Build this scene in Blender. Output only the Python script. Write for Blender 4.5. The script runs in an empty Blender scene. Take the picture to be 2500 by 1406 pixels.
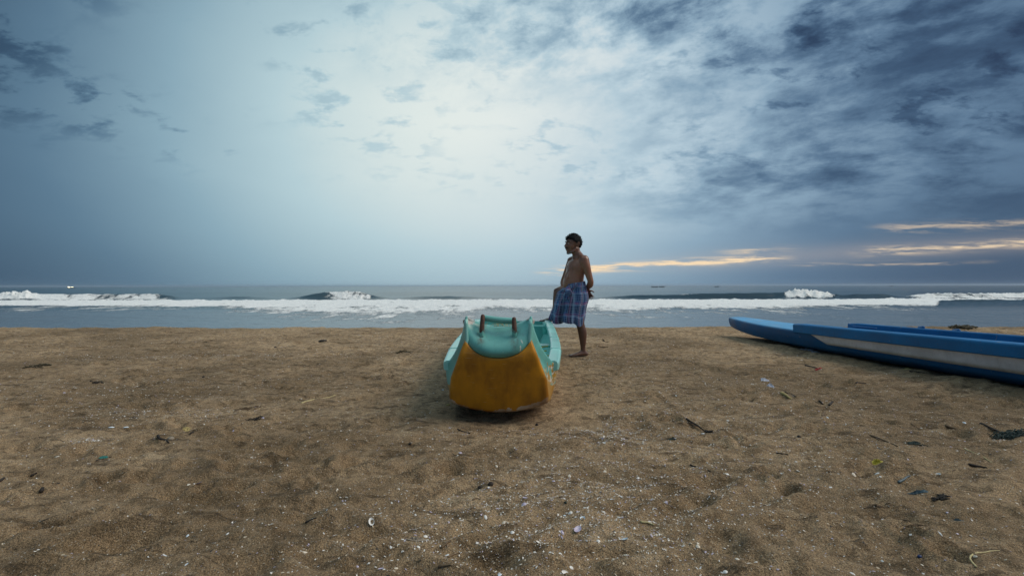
import bpy, bmesh, math, random
import numpy as np
from mathutils import Vector, Matrix
random.seed(7)
rng = np.random.default_rng(7)
SC = bpy.context.scene
COL = SC.collection
R = math.radians
CAMH = 0.97
F = 1111.0            # focal length in photograph pixels (16 mm on a 36 mm wide sensor)

# ------------------------------------------------------------------ camera
cam = bpy.data.cameras.new('camera'); camo = bpy.data.objects.new('camera', cam); COL.objects.link(camo)
cam.lens = 16.0; cam.sensor_width = 36.0; cam.clip_start = 0.05; cam.clip_end = 20000
camo.matrix_world = Matrix.Translation((0, 0, CAMH)) @ Matrix.Rotation(R(90 - 0.29), 4, 'X') @ Matrix.Rotation(R(-0.10), 4, 'Z')
SC.camera = camo

# ------------------------------------------------------------------ render look
SC.view_settings.view_transform = 'Standard'; SC.view_settings.look = 'None'
SC.view_settings.exposure = 0.45; SC.view_settings.gamma = 1.0
SC.view_settings.use_curve_mapping = False

# ------------------------------------------------------------------ node helper
class NT:
    def __init__(s, tree): s.t = tree; s.n = tree.nodes; s.l = tree.links
    def new(s, typ, **kw):
        n = s.n.new(typ)
        for k, v in kw.items(): setattr(n, k, v)
        return n
    def put(s, sock, v):
        if v is None: return
        if isinstance(v, bpy.types.NodeSocket): s.l.new(v, sock)
        elif isinstance(v, (tuple, list)) and len(v) == 3 and sock.type == 'RGBA': sock.default_value = (*v, 1)
        else: sock.default_value = v
    def m(s, op, a, b=None, c=None, clamp=False):
        n = s.new('ShaderNodeMath', operation=op, use_clamp=clamp)
        s.put(n.inputs[0], a); s.put(n.inputs[1], b); s.put(n.inputs[2], c)
        return n.outputs[0]
    def add(s, a, b): return s.m('ADD', a, b)
    def sub(s, a, b): return s.m('SUBTRACT', a, b)
    def mul(s, a, b): return s.m('MULTIPLY', a, b)
    def div(s, a, b): return s.m('DIVIDE', a, b)
    def ss(s, v, a, b, lo=0.0, hi=1.0):
        n = s.new('ShaderNodeMapRange', interpolation_type='SMOOTHSTEP')
        s.put(n.inputs[0], v); s.put(n.inputs[1], a); s.put(n.inputs[2], b); s.put(n.inputs[3], lo); s.put(n.inputs[4], hi)
        return n.outputs[0]
    def gauss(s, v, c, w):
        d = s.div(s.sub(v, c), w)
        return s.m('EXPONENT', s.mul(s.mul(d, d), -1.0))
    def vec(s, x, y, z=0.0):
        n = s.new('ShaderNodeCombineXYZ'); s.put(n.inputs[0], x); s.put(n.inputs[1], y); s.put(n.inputs[2], z)
        return n.outputs[0]
    def xyz(s, v):
        n = s.new('ShaderNodeSeparateXYZ'); s.put(n.inputs[0], v); return n.outputs
    def noise(s, v, scale, detail=4, rough=0.5, dist=0.0, col=False):
        n = s.new('ShaderNodeTexNoise'); s.put(n.inputs['Vector'], v)
        n.inputs['Scale'].default_value = scale; n.inputs['Detail'].default_value = detail
        n.inputs['Roughness'].default_value = rough; n.inputs['Distortion'].default_value = dist
        return n.outputs['Color' if col else 'Fac']
    def vor(s, v, scale, feat='F1', out='Distance'):
        n = s.new('ShaderNodeTexVoronoi', feature=feat); s.put(n.inputs['Vector'], v)
        n.inputs['Scale'].default_value = scale
        return n.outputs[out]
    def ramp(s, f, stops, interp='LINEAR'):
        n = s.new('ShaderNodeValToRGB'); s.put(n.inputs[0], f); e = n.color_ramp.elements
        n.color_ramp.interpolation = interp
        while len(e) < len(stops): e.new(0.5)
        for q, (p, c) in zip(e, stops): q.position = p; q.color = (*c, 1) if len(c) == 3 else c
        return n.outputs[0]
    def mix(s, f, a, b, blend='MIX'):
        n = s.new('ShaderNodeMix', data_type='RGBA', blend_type=blend)
        s.put(n.inputs[0], f); s.put(n.inputs[6], a); s.put(n.inputs[7], b)
        return n.outputs[2]
    def bump(s, h, strength=0.5, dist=0.01, normal=None):
        n = s.new('ShaderNodeBump'); n.inputs['Strength'].default_value = strength; n.inputs['Distance'].default_value = dist
        s.put(n.inputs['Height'], h); s.put(n.inputs['Normal'], normal)
        return n.outputs[0]
    def scale(s, v, xyz_):
        n = s.new('ShaderNodeVectorMath', operation='MULTIPLY'); s.put(n.inputs[0], v); n.inputs[1].default_value = xyz_
        return n.outputs[0]

def lin(r, g, b):
    f = lambda c: (c / 255 / 12.92) if c / 255 <= 0.04045 else ((c / 255 + 0.055) / 1.055) ** 2.4
    return (f(r), f(g), f(b))

# ------------------------------------------------------------------ world: overcast evening sky
W = bpy.data.worlds.new('World'); SC.world = W; W.use_nodes = True
w = NT(W.node_tree); w.n.clear()
out = w.new('ShaderNodeOutputWorld')
sky = w.new('ShaderNodeTexSky', sky_type='NISHITA'); sky.sun_disc = False
SUN_EL, SUN_AZ = 42.0, 92.0          # degrees; azimuth measured from +Y towards +X
sky.sun_elevation = R(SUN_EL); sky.sun_rotation = R(SUN_AZ)
tc = w.new('ShaderNodeTexCoord').outputs['Generated']
X, Y, Z = w.xyz(tc)
az = w.mul(w.m('ARCTAN2', X, Y), 180 / math.pi)
el = w.mul(w.m('ARCSINE', Z), 180 / math.pi)
# broad luminous area of thin cloud ahead, duller all round
daz = w.add(az, 5.0)
gaz = w.m('EXPONENT', w.mul(w.mul(daz, daz), w.ss(daz, -3.0, 3.0, -1 / 35.0 ** 2, -1 / 34.0 ** 2)))
de = w.sub(el, 19.0)
gel = w.m('EXPONENT', w.mul(w.mul(de, de), w.ss(de, -2.0, 2.0, -1 / 28.0 ** 2, -1 / 22.0 ** 2)))
B = w.mul(gaz, gel)
B = w.add(w.mul(w.sub(B, w.mul(w.mul(B, B), 0.26)), 1.02), 0.14)
zen = w.ss(el, 28, 75, 0.0, 0.66)
zen = w.add(zen, w.mul(w.ss(w.m('ABSOLUTE', az), 60, 110, 0.0, 0.28), w.ss(el, 0, 30, 0.35, 1.0)))   # added fill: unseen sky overhead and behind the viewer made brighter
B = w.add(B, zen)
# cloud layer coordinates (flat layer seen in perspective)
zz = w.add(w.m('MAXIMUM', Z, 0.0), 0.33)
cu, cv = w.div(X, zz), w.div(Y, zz)
cvec = w.vec(cu, cv, 0.0)
rot = w.new('ShaderNodeVectorRotate', rotation_type='Z_AXIS'); w.put(rot.inputs['Vector'], cvec); rot.inputs['Angle'].default_value = R(32)
cst = w.scale(rot.outputs[0], (1.15, 1.5, 1.0))
n1 = w.noise(cst, 1.35, 10, 0.58, 0.2)
n2 = w.noise(cst, 5.0, 9, 0.64, 0.15)
n3 = w.noise(w.vec(w.add(cu, 7.3), w.add(cv, 2.1), 3.0), 0.75, 5, 0.5, 0.2)
dens = w.ss(w.add(w.mul(n1, 0.70), w.mul(n2, 0.30)), 0.40, 0.62)
right = w.mul(w.ss(az, -2, 26), w.ss(el, 4, 12))
upr = w.mul(w.ss(az, -6, 12), w.ss(el, 20, 30))
rmask = w.m('MAXIMUM', right, upr)
B = w.sub(B, w.mul(w.mul(dens, rmask), 0.21))
heavy = w.mul(w.ss(az, 14, 44), w.ss(el, 6, 16))
B = w.sub(B, w.mul(heavy, 0.015))
B = w.sub(B, w.mul(w.mul(w.ss(az, -24, -50), w.ss(el, 0, 30, 0.5, 1.0)), 0.10))
B = w.add(B, w.mul(w.mul(w.sub(1.0, dens), rmask), 0.10))
# soft broad unevenness of the thick layer on the left
B = w.add(B, w.mul(w.sub(n3, 0.5), w.ss(el, 2, 20, 0.05, 0.30)))
# small ragged dark scud, left and top
n4 = w.noise(w.vec(w.mul(cu, 1.0), w.mul(cv, 1.5), 1.7), 9.0, 8, 0.60, 0.2)
n5 = w.noise(w.vec(cu, cv, 9.0), 2.0, 2, 0.5)
scud = w.mul(w.ss(n4, 0.50, 0.66), w.ss(n5, 0.40, 0.56))
B = w.sub(B, w.mul(w.mul(scud, w.ss(el, 9, 16)), 0.16))
tops = w.mul(w.mul(w.ss(el, 19, 30), w.ss(az, -30, -4)), w.ss(w.add(w.mul(n1, 0.45), w.mul(n2, 0.55)), 0.40, 0.62))
B = w.sub(B, w.mul(tops, 0.30))
# horizon slate
B = w.sub(B, w.mul(w.gauss(el, 0.0, 5.0), 0.05))
cloudcol = w.ramp(B, [(0.0, lin(42, 62, 86)), (0.17, lin(63, 89, 113)), (0.30, lin(93, 122, 144)), (0.50, lin(140, 169, 184)),
                      (0.72, lin(184, 207, 213)), (0.95, lin(230, 237, 230))])
# bluer, more saturated on the right; greener on the left
tint = w.ss(az, -40, 40)
cloudcol = w.mix(1.0, cloudcol, w.mix(tint, (0.97, 1.005, 1.01), (0.99, 0.97, 1.05)), 'MULTIPLY')
# low gaps where warm light comes through
p = w.div(X, w.m('MAXIMUM', Y, 0.02)); q = w.div(Z, w.m('MAXIMUM', Y, 0.02))
front = w.ss(Y, 0.15, 0.35)
wn = w.noise(w.vec(w.mul(p, 6.0), w.mul(q, 75.0), 0.0), 1.3, 9, 0.70, 0.5)
wn2 = w.noise(w.vec(w.mul(p, 2.2), w.mul(q, 34.0), 5.0), 1.0, 5, 0.55, 0.2)
def streak(p0, p1, q0, slope, width, k, lo=0.42, hi=0.62):
    line = w.add(w.mul(w.sub(p, p0), slope), q0)
    line = w.add(line, w.mul(w.sub(wn2, 0.5), 0.030))
    g = w.gauss(q, line, width)
    ext = w.mul(w.ss(p, p0, p0 + 0.12), w.ss(p, p1 - 0.16, p1, 1.0, 0.0))
    return w.mul(w.mul(g, ext), w.ss(wn, lo, hi, 0.0, k))
st = streak(0.03, 0.64, 0.026, 0.062, 0.0075, 1.9)
st = w.m('MAXIMUM', st, streak(0.42, 0.66, 0.070, 0.05, 0.007, 0.8))
st = w.m('MAXIMUM', st, streak(0.72, 1.70, 0.068, 0.055, 0.010, 0.9))
st = w.m('MAXIMUM', st, streak(0.76, 1.9, 0.122, 0.030, 0.010, 0.5))
st = w.m('MAXIMUM', st, streak(0.55, 1.1, 0.045, 0.012, 0.0035, 0.45))
st = w.mul(st, front)
halo = w.mul(w.mul(w.gauss(q, w.add(w.mul(p, 0.055), 0.03), 0.022), w.ss(p, 0.05, 0.5)), front)
cloudcol = w.mix(w.mul(halo, 0.22), cloudcol, lin(205, 190, 180))
cloudcol = w.mix(w.m('MINIMUM', w.mul(st, 0.92), 1.0), cloudcol, lin(250, 222, 184))
# below the horizon: dull sea grey
cloudcol = w.mix(w.ss(Z, -0.03, -0.005, 1.0, 0.0), cloudcol, lin(70, 84, 92))
bgS = w.new('ShaderNodeBackground'); w.put(bgS.inputs[0], sky.outputs[0]); bgS.inputs[1].default_value = 0.05
bgC = w.new('ShaderNodeBackground'); w.put(bgC.inputs[0], cloudcol); bgC.inputs[1].default_value = 0.74
mx = w.new('ShaderNodeMixShader'); mx.inputs[0].default_value = 0.965
w.l.new(bgS.outputs[0], mx.inputs[1]); w.l.new(bgC.outputs[0], mx.inputs[2]); w.l.new(mx.outputs[0], out.inputs[0])

# ------------------------------------------------------------------ veiled sun
sl = bpy.data.lights.new('sun', 'SUN'); sl.energy = 1.5; sl.angle = R(38); sl.color = (1.0, 0.90, 0.77)
so = bpy.data.objects.new('sun', sl); COL.objects.link(so)
sd = Vector((math.sin(R(SUN_AZ)) * math.cos(R(SUN_EL)), math.cos(R(SUN_AZ)) * math.cos(R(SUN_EL)), math.sin(R(SUN_EL))))
so.rotation_euler = sd.to_track_quat('Z', 'Y').to_euler(); so.location = (0, 0, 30)

# ------------------------------------------------------------------ object helpers
def mesh_obj(name, verts, faces, mat, parent=None, smooth=True, uv=None):
    me = bpy.data.meshes.new(name)
    me.from_pydata([tuple(v) for v in verts], [], [tuple(f) for f in faces])
    me.update()
    if me.validate(): print('INVALID MESH', name)
    if smooth: me.shade_smooth()
    if uv is not None:
        ul = me.uv_layers.new(name='UVMap')
        idx = np.empty(len(me.loops), dtype=np.int32); me.loops.foreach_get('vertex_index', idx)
        ul.data.foreach_set('uv', np.asarray(uv, dtype=np.float32)[idx].ravel())
    mats = mat if isinstance(mat, (list, tuple)) else [mat]
    for m_ in mats: me.materials.append(m_)
    o = bpy.data.objects.new(name, me); COL.objects.link(o)
    if parent: o.parent = parent
    return o
def thing(name, label, cat, loc=(0, 0, 0), rotz=0.0, group=None):
    o = bpy.data.objects.new(name, None); COL.objects.link(o)
    o.location = loc; o.rotation_euler = (0, 0, rotz); o.empty_display_size = 0.1
    o['label'] = label; o['category'] = cat
    if group: o['group'] = group
    return o
def tag(o, label, cat, group=None):
    o['label'] = label; o['category'] = cat
    if group: o['group'] = group
    return o
def fast_grid(name, P, mat, attr=None):
    """P: (rows, cols, 3) numpy -> one mesh object"""
    r, c, _ = P.shape
    me = bpy.data.meshes.new(name)
    nv, nf = r * c, (r - 1) * (c - 1)
    me.vertices.add(nv); me.vertices.foreach_set('co', P.reshape(-1).astype(np.float32))
    i = np.arange(nv).reshape(r, c)
    q = np.stack([i[:-1, :-1], i[:-1, 1:], i[1:, 1:], i[1:, :-1]], -1).reshape(-1)
    me.loops.add(nf * 4); me.loops.foreach_set('vertex_index', q.astype(np.int32))
    me.polygons.add(nf); me.polygons.foreach_set('loop_start', (np.arange(nf) * 4).astype(np.int32))
    me.update(calc_edges=True); me.validate(); me.shade_smooth()
    if attr:
        for k, v in attr.items():
            a = me.attributes.new(k, 'FLOAT', 'POINT'); a.data.foreach_set('value', v.reshape(-1).astype(np.float32))
    me.materials.append(mat)
    o = bpy.data.objects.new(name, me); COL.objects.link(o)
    return o
def grid_faces(r, c, off=0, wrap=False):
    fs = []
    for a in range(r - 1):
        for b in range(c if wrap else c - 1):
            b2 = (b + 1) % c
            fs.append((off + a * c + b, off + a * c + b2, off + (a + 1) * c + b2, off + (a + 1) * c + b))
    return fs
def catmull(pts, n):
    """smooth resample of a polyline (any dimension) to n points"""
    P = np.asarray(pts, dtype=float); k = len(P)
    if k == 2: return P[0] + np.linspace(0, 1, n)[:, None] * (P[1] - P[0])
    t = np.linspace(0, k - 1, n); o_ = []
    for a in t:
        i = min(int(a), k - 2); f = a - i
        p0 = P[i - 1] if i > 0 else 2 * P[0] - P[1]
        p1, p2 = P[i], P[i + 1]
        p3 = P[i + 2] if i + 2 < k else 2 * P[-1] - P[-2]
        o_.append(0.5 * ((2 * p1) + (-p0 + p2) * f + (2 * p0 - 5 * p1 + 4 * p2 - p3) * f * f + (-p0 + 3 * p1 - 3 * p2 + p3) * f ** 3))
    return np.array(o_)
def tube_geo(pts, radii, n=10, m=None, ref=None, flat=None):
    """tube through pts; radii scalars or (a,b) pairs; closed hemispherical ends. ref: direction of the 'a' axis"""
    k = len(pts)
    P = np.array(pts, dtype=float)
    Rr = np.array([(r, r) if np.isscalar(r) else r for r in radii], dtype=float)
    if m:
        S = catmull(np.hstack([P, Rr]), m); P, Rr = S[:, :3], np.maximum(S[:, 3:], 1e-4)
    T = np.gradient(P, axis=0); T /= np.linalg.norm(T, axis=1)[:, None] + 1e-12
    # add cap rings
    Ps, Rs, Ts = [], [], []
    for a in (75, 50, 25):
        s_, c_ = math.sin(R(a)), math.cos(R(a)); Ps.append(P[0] - T[0] * s_ * Rr[0].min()); Rs.append(Rr[0] * c_); Ts.append(T[0])
    for i in range(len(P)): Ps.append(P[i]); Rs.append(Rr[i]); Ts.append(T[i])
    for a in (25, 50, 75):
        s_, c_ = math.sin(R(a)), math.cos(R(a)); Ps.append(P[-1] + T[-1] * s_ * Rr[-1].min()); Rs.append(Rr[-1] * c_); Ts.append(T[-1])
    V = []; prev = None
    for pnt, rad, t in zip(Ps, Rs, Ts):
        if ref is not None: a_ = np.array(ref, float)
        elif prev is not None: a_ = prev
        else: a_ = np.array((1, 0, 0.0)) if abs(t[0]) < 0.8 else np.array((0, 1.0, 0))
        a_ = a_ - t * a_.dot(t); a_ /= np.linalg.norm(a_) + 1e-12; prev = a_
        b_ = np.cross(t, a_)
        for j in range(n):
            th = 2 * math.pi * j / n
            V.append(pnt + a_ * rad[0] * math.cos(th) + b_ * rad[1] * math.sin(th))
    rws = len(Ps)
    Fs = grid_faces(rws, n, 0, True)
    V.append(Ps[0] - Ts[0] * Rr[0].min() * 0.03); V.append(Ps[-1] + Ts[-1] * Rr[-1].min() * 0.03)
    a, b = len(V) - 2, len(V) - 1
    for j in range(n):
        Fs.append((a, (j + 1) % n, j)); Fs.append((b, (rws - 1) * n + j, (rws - 1) * n + (j + 1) % n))
    return V, Fs
class Geo:
    def __init__(s): s.V = []; s.F = []
    def add(s, V, Fs):
        o = len(s.V); s.V += [tuple(v) for v in V]; s.F += [tuple(i + o for i in f) for f in Fs]; return s
    def tube(s, *a, **k): return s.add(*tube_geo(*a, **k))
    def ell(s, c, r, rot=None, n=14, m=10):
        V = []; M = rot or Matrix.Identity(3)
        for i in range(m + 1):
            ph = math.pi * i / m
            for j in range(n):
                th = 2 * math.pi * j / n
                v = M @ Vector((r[0] * math.sin(ph) * math.cos(th), r[1] * math.sin(ph) * math.sin(th), r[2] * math.cos(ph)))
                V.append((c[0] + v.x, c[1] + v.y, c[2] + v.z))
        return s.add(V, [tuple(reversed(f)) for f in grid_faces(m + 1, n, 0, True)])
    def box(s, c, d, rot=None):
        M = rot or Matrix.Identity(3); V = []
        for x in (-1, 1):
            for y in (-1, 1):
                for z in (-1, 1):
                    v = M @ Vector((x * d[0] / 2, y * d[1] / 2, z * d[2] / 2)); V.append((c[0] + v.x, c[1] + v.y, c[2] + v.z))
        return s.add(V, [(0, 1, 3, 2), (4, 6, 7, 5), (0, 4, 5, 1), (2, 3, 7, 6), (0, 2, 6, 4), (1, 5, 7, 3)])
    def obj(s, name, mat, parent=None, smooth=True): return mesh_obj(name, s.V, s.F, mat, parent, smooth)
def bake_mods(o):
    """give an object a clean new mesh holding the shape its modifiers make"""
    dg = bpy.context.evaluated_depsgraph_get(); dg.update()
    ev = o.evaluated_get(dg); em = ev.to_mesh()
    nv, nl, npol = len(em.vertices), len(em.loops), len(em.polygons)
    co = np.empty(nv * 3, dtype=np.float32); em.vertices.foreach_get('co', co)
    li = np.empty(nl, dtype=np.int32); em.loops.foreach_get('vertex_index', li)
    ls = np.empty(npol, dtype=np.int32); em.polygons.foreach_get('loop_start', ls)
    mi = np.empty(npol, dtype=np.int32); em.polygons.foreach_get('material_index', mi)
    sm = np.empty(npol, dtype=bool); em.polygons.foreach_get('use_smooth', sm)
    uv = None
    if em.uv_layers:
        uv = np.empty(nl * 2, dtype=np.float32); em.uv_layers[0].data.foreach_get('uv', uv)
    ev.to_mesh_clear()
    me = bpy.data.meshes.new(o.name)
    me.vertices.add(nv); me.vertices.foreach_set('co', co)
    me.loops.add(nl); me.loops.foreach_set('vertex_index', li)
    me.polygons.add(npol); me.polygons.foreach_set('loop_start', ls)
    for m_ in o.data.materials: me.materials.append(m_)
    me.update(calc_edges=True)
    me.polygons.foreach_set('material_index', np.clip(mi, 0, max(0, len(me.materials) - 1)))
    me.polygons.foreach_set('use_smooth', sm)
    if uv is not None:
        ul = me.uv_layers.new(name='UVMap'); ul.data.foreach_set('uv', uv)
    me.validate(); me.update()
    o.data = me; o.modifiers.clear()
    return o

# numpy gradient noise
_perm = rng.permutation(512)
_gr = rng.random((512,)) * 2 * math.pi
def gnoise(x, y):
    xi, yi = np.floor(x).astype(np.int64), np.floor(y).astype(np.int64)
    xf, yf = x - xi, y - yi
    u, v = xf ** 3 * (xf * (xf * 6 - 15) + 10), yf ** 3 * (yf * (yf * 6 - 15) + 10)
    def g(ix, iy, dx, dy):
        h = _gr[_perm[(_perm[ix % 512] + iy) % 512]]
        return np.cos(h) * dx + np.sin(h) * dy
    a = g(xi, yi, xf, yf); b = g(xi + 1, yi, xf - 1, yf); c = g(xi, yi + 1, xf, yf - 1); d = g(xi + 1, yi + 1, xf - 1, yf - 1)
    return ((a * (1 - u) + b * u) * (1 - v) + (c * (1 - u) + d * u) * v) * 1.5
def fbm(x, y, o=4, r=0.5):
    s_ = 0; a = 1.0; n_ = 0
    for i in range(o): s_ = s_ + a * gnoise(x * 2 ** i + 17.3 * i, y * 2 ** i - 9.1 * i); n_ += a; a *= r
    return s_ / n_
def sstep(a, b, x):
    t = np.clip((x - a) / (b - a), 0, 1); return t * t * (3 - 2 * t)

# ------------------------------------------------------------------ material helper
def mat(name):
    m_ = bpy.data.materials.new(name); m_.use_nodes = True
    t = NT(m_.node_tree); bs = t.n['Principled BSDF']
    return m_, t, bs
def simple(name, col, rough=0.7, var=0.15, scale=30, bump=0.0, spec=0.4, metal=0.0, coord='Object', bscale=None):
    m_, t, bs = mat(name)
    c = t.new('ShaderNodeTexCoord').outputs[coord]
    n = t.noise(c, scale, 5, 0.6)
    lo = tuple(x * (1 - var) for x in col); hi = tuple(min(1, x * (1 + var)) for x in col)
    t.put(bs.inputs['Base Color'], t.ramp(n, [(0.3, lo), (0.7, hi)]))
    bs.inputs['Roughness'].default_value = rough; bs.inputs['Metallic'].default_value = metal
    bs.inputs['Specular IOR Level'].default_value = spec
    if bump: t.put(bs.inputs['Normal'], t.bump(t.noise(c, bscale or scale * 2, 4, 0.6), bump, 0.003))
    return m_

# sand
def sand_material():
    m_, t, bs = mat('sand')
    c = t.new('ShaderNodeNewGeometry').outputs['Position']
    big = t.noise(c, 0.35, 4, 0.55, 0.5)
    med = t.noise(t.scale(c, (1.0, 1.5, 1.0)), 2.2, 6, 0.6, 0.4)
    sm = t.noise(c, 16, 6, 0.65)
    gr = t.noise(c, 210, 3, 0.75)
    gr2 = t.vor(c, 330, 'F1', 'Color')
    base = t.ramp(med, [(0.30, (0.36, 0.248, 0.142)), (0.55, (0.545, 0.39, 0.238)), (0.75, (0.65, 0.49, 0.32))])
    base = t.mix(t.ss(big, 0.35, 0.60, 0.75, 0.0), base, (0.185, 0.128, 0.070))
    base = t.mix(t.ss(sm, 0.44, 0.64, 0.0, 0.62), base, (0.13, 0.09, 0.05))
    strk = t.noise(t.scale(c, (3.6, 9.5, 1.0)), 1.0, 7, 0.66, 0.6)
    base = t.mix(t.ss(strk, 0.55, 0.68, 0.0, 0.62), base, (0.11, 0.075, 0.042))
    base = t.mix(t.ss(strk, 0.42, 0.30, 0.0, 0.35), base, (0.62, 0.50, 0.34))
    base = t.mix(0.85, base, t.ramp(gr, [(0.34, (0.28, 0.26, 0.24)), (0.5, (1, 1, 1)), (0.66, (1.8, 1.76, 1.65))]), 'MULTIPLY')
    g3 = t.xyz(gr2)[0]
    base = t.mix(t.ss(g3, 0.965, 0.98, 0.0, 0.55), base, (0.62, 0.58, 0.50))
    base = t.mix(t.ss(g3, 0.06, 0.02, 0.0, 0.6), base, (0.05, 0.038, 0.028))
    t.put(bs.inputs['Base Color'], base)
    bs.inputs['Roughness'].default_value = 0.9; bs.inputs['Specular IOR Level'].default_value = 0.25
    h = t.add(t.mul(sm, 0.9), t.mul(t.noise(c, 60, 4, 0.65), 0.55))
    h = t.add(h, t.mul(gr, 0.28))
    h = t.sub(h, t.mul(t.ss(strk, 0.55, 0.68), 0.5))
    t.put(bs.inputs['Normal'], t.bump(h, 1.0, 0.045))
    return m_
M_sand = sand_material()

# ------------------------------------------------------------------ beach
BERM = 10.25
pits = []
for _ in range(900):
    yy = 1.0 + 8.6 * random.random() ** 1.15; xx = (random.random() * 2 - 1) * (yy * 1.35 + 0.6)
    if -0.75 < xx < 0.75 and 3.0 < yy < 7.0: continue
    pits.append((xx, yy, random.uniform(0.05, 0.16), random.uniform(0.03, 0.07), random.gauss(0.2, 0.5), random.uniform(0.007, 0.030)))
def trail(x0, y0, x1, y1, n):      # a line of old footprints: ball and heel of each foot
    dx, dy = x1 - x0, y1 - y0; L = math.hypot(dx, dy); an = math.atan2(dy, dx)
    for i in range(n):
        f = (i + 0.5) / n; sd = 0.09 if i % 2 else -0.09
        cx_, cy_ = x0 + dx * f - dy / L * sd, y0 + dy * f + dx / L * sd
        ca, sa = math.cos(an), math.sin(an)
        pits.append((cx_ + ca * .065, cy_ + sa * .065, 0.062, 0.040, an, 0.040)); pits.append((cx_ - ca * .070, cy_ - sa * .070, 0.045, 0.033, an, 0.042))
trail(1.3, 6.6, 4.6, 3.0, 9); trail(0.9, 5.8, 1.5, 1.4, 8); trail(-0.9, 2.0, -4.5, 5.2, 9); trail(1.1, 7.0, 2.6, 9.6, 5); trail(-3.6, 1.8, 0.3, 2.6, 8); trail(-1.0, 4.0, -2.4, 9.4, 9)
def sandH(x, y, pitson=True):
    x = np.asarray(x, float); y = np.asarray(y, float)
    h = 0.030 * fbm(x * 0.55, y * 0.7, 3) + 0.030 * fbm(x * 1.7 + 3, y * 2.6 - 5, 4, 0.55)
    h += 0.026 * np.abs(fbm(x * 3.6, y * 7.1, 4, 0.6)) + 0.014 * np.abs(fbm(x * 9 + 5, y * 15, 3, 0.6))
    h -= 0.024 * sstep(0.10, 0.45, fbm(x * 2.9 + 8, y * 5.0 + 3, 3))
    h += 0.006 * fbm(x * 17, y * 19, 3, 0.6)
    if pitson:
        for (px_, py_, ra, rb, an, dp) in pits:
            if x.ndim == 2:
                r0, r1 = np.searchsorted(y[:, 0], (py_ - 0.45, py_ + 0.45))
                if r1 <= r0: continue
                xs_, ys_, hs_ = x[r0:r1], y[r0:r1], h[r0:r1]
            else: xs_, ys_, hs_ = x, y, h
            m_ = (np.abs(xs_ - px_) < 0.45) & (np.abs(ys_ - py_) < 0.45)
            if not np.any(m_): continue
            dx, dy = xs_[m_] - px_, ys_[m_] - py_
            u = (dx * math.cos(an) + dy * math.sin(an)) / ra; v = (-dx * math.sin(an) + dy * math.cos(an)) / rb
            r2 = u * u + v * v
            hs_[m_] += dp * (-np.exp(-r2) + 0.55 * np.exp(-(np.sqrt(r2) - 1.7) ** 2 * 3.0))
    # scour under the teal boat's raised end, wet pushed-up sand along the blue boat
    h -= 0.03 * np.exp(-(((x + 0.08) / 0.5) ** 2 + ((y - 3.35) / 0.4) ** 2))
    ub = x - (4.30 + 0.15 * (8.7 - y)); kb = sstep(8.0, 6.6, y)
    h += 0.045 * kb * np.exp(-((np.abs(ub) - 0.40) / 0.11) ** 2) * (0.6 + 0.9 * fbm(y * 2.5, x * 1.5, 3))
    ut = x + 0.098 - 0.03 * (y - 3.2); kt = sstep(4.1, 4.8, y) * sstep(6.9, 6.5, y)
    h += 0.045 * kt * np.exp(-((np.abs(ut) - 0.43) / 0.09) ** 2) * (0.6 + 0.9 * fbm(y * 2.5 + 4, x * 1.5, 3))
    # berm then foreshore falling to the water
    crest = BERM + 0.30 * fbm(x * 0.25, x * 0 + 3.3, 4) - 0.012 * x + 0.10 * fbm(x * 1.1 + 4, x * 0 + 8.3, 4, 0.6)
    h += 0.040 * np.exp(-((y - crest + 0.2) / 0.55) ** 2) * (0.5 + 1.3 * fbm(x * 1.3, x * 0 + 1.0, 5, 0.6))
    over = np.maximum(y - crest, 0)
    h -= 0.16 * over * sstep(0, 1.0, over) 
    h = np.maximum(h, -3.0)
    return h
_hx, _hy, _hd = -15.0, 0.4, 0.0125
_HX, _HY = np.meshgrid(np.arange(_hx, 15.0, _hd), np.arange(_hy, 11.5, _hd))
_HR = None
def Hs(x, y):
    global _HR
    if _HR is None: _HR = sandH(_HX, _HY)
    fx, fy = (x - _hx) / _hd, (y - _hy) / _hd
    i, j = int(fx), int(fy)
    i = min(max(i, 0), _HR.shape[1] - 2); j = min(max(j, 0), _HR.shape[0] - 2); a, b = min(max(fx - i, 0), 1), min(max(fy - j, 0), 1)
    return float((_HR[j, i] * (1 - a) + _HR[j, i + 1] * a) * (1 - b) + (_HR[j + 1, i] * (1 - a) + _HR[j + 1, i + 1] * a) * b)
rows = [-1.2]
while rows[-1] < 24: rows.append(rows[-1] + max(0.0075, 0.0052 * (rows[-1] + 1.0)))
rows = np.array(rows); tt = np.linspace(-1.75, 1.75, 700)
YY = np.repeat(rows[:, None], len(tt), 1); XX = (rows[:, None] + 1.6) * tt[None, :] * 1.0
HH = sandH(XX, YY)
beach = fast_grid('beach', np.stack([XX, YY, HH], -1), M_sand); beach['kind'] = 'structure'
# the wider beach around and behind, and the sea bed, one coarse sheet just below
cy = np.concatenate([np.linspace(-300, -4, 30), np.linspace(-3, 30, 60), np.array([60, 200, 800, 3000, 8000])])
cx = np.concatenate([np.array([-8000, -2000, -600, -200]), np.linspace(-90, 90, 91), np.array([200, 600, 2000, 8000])])
CX, CY = np.meshgrid(cx, cy)
CH = sandH(CX, CY, False) - 0.10
sb = fast_grid('ground', np.stack([CX, CY, CH], -1), M_sand); sb['kind'] = 'structure'

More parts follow.
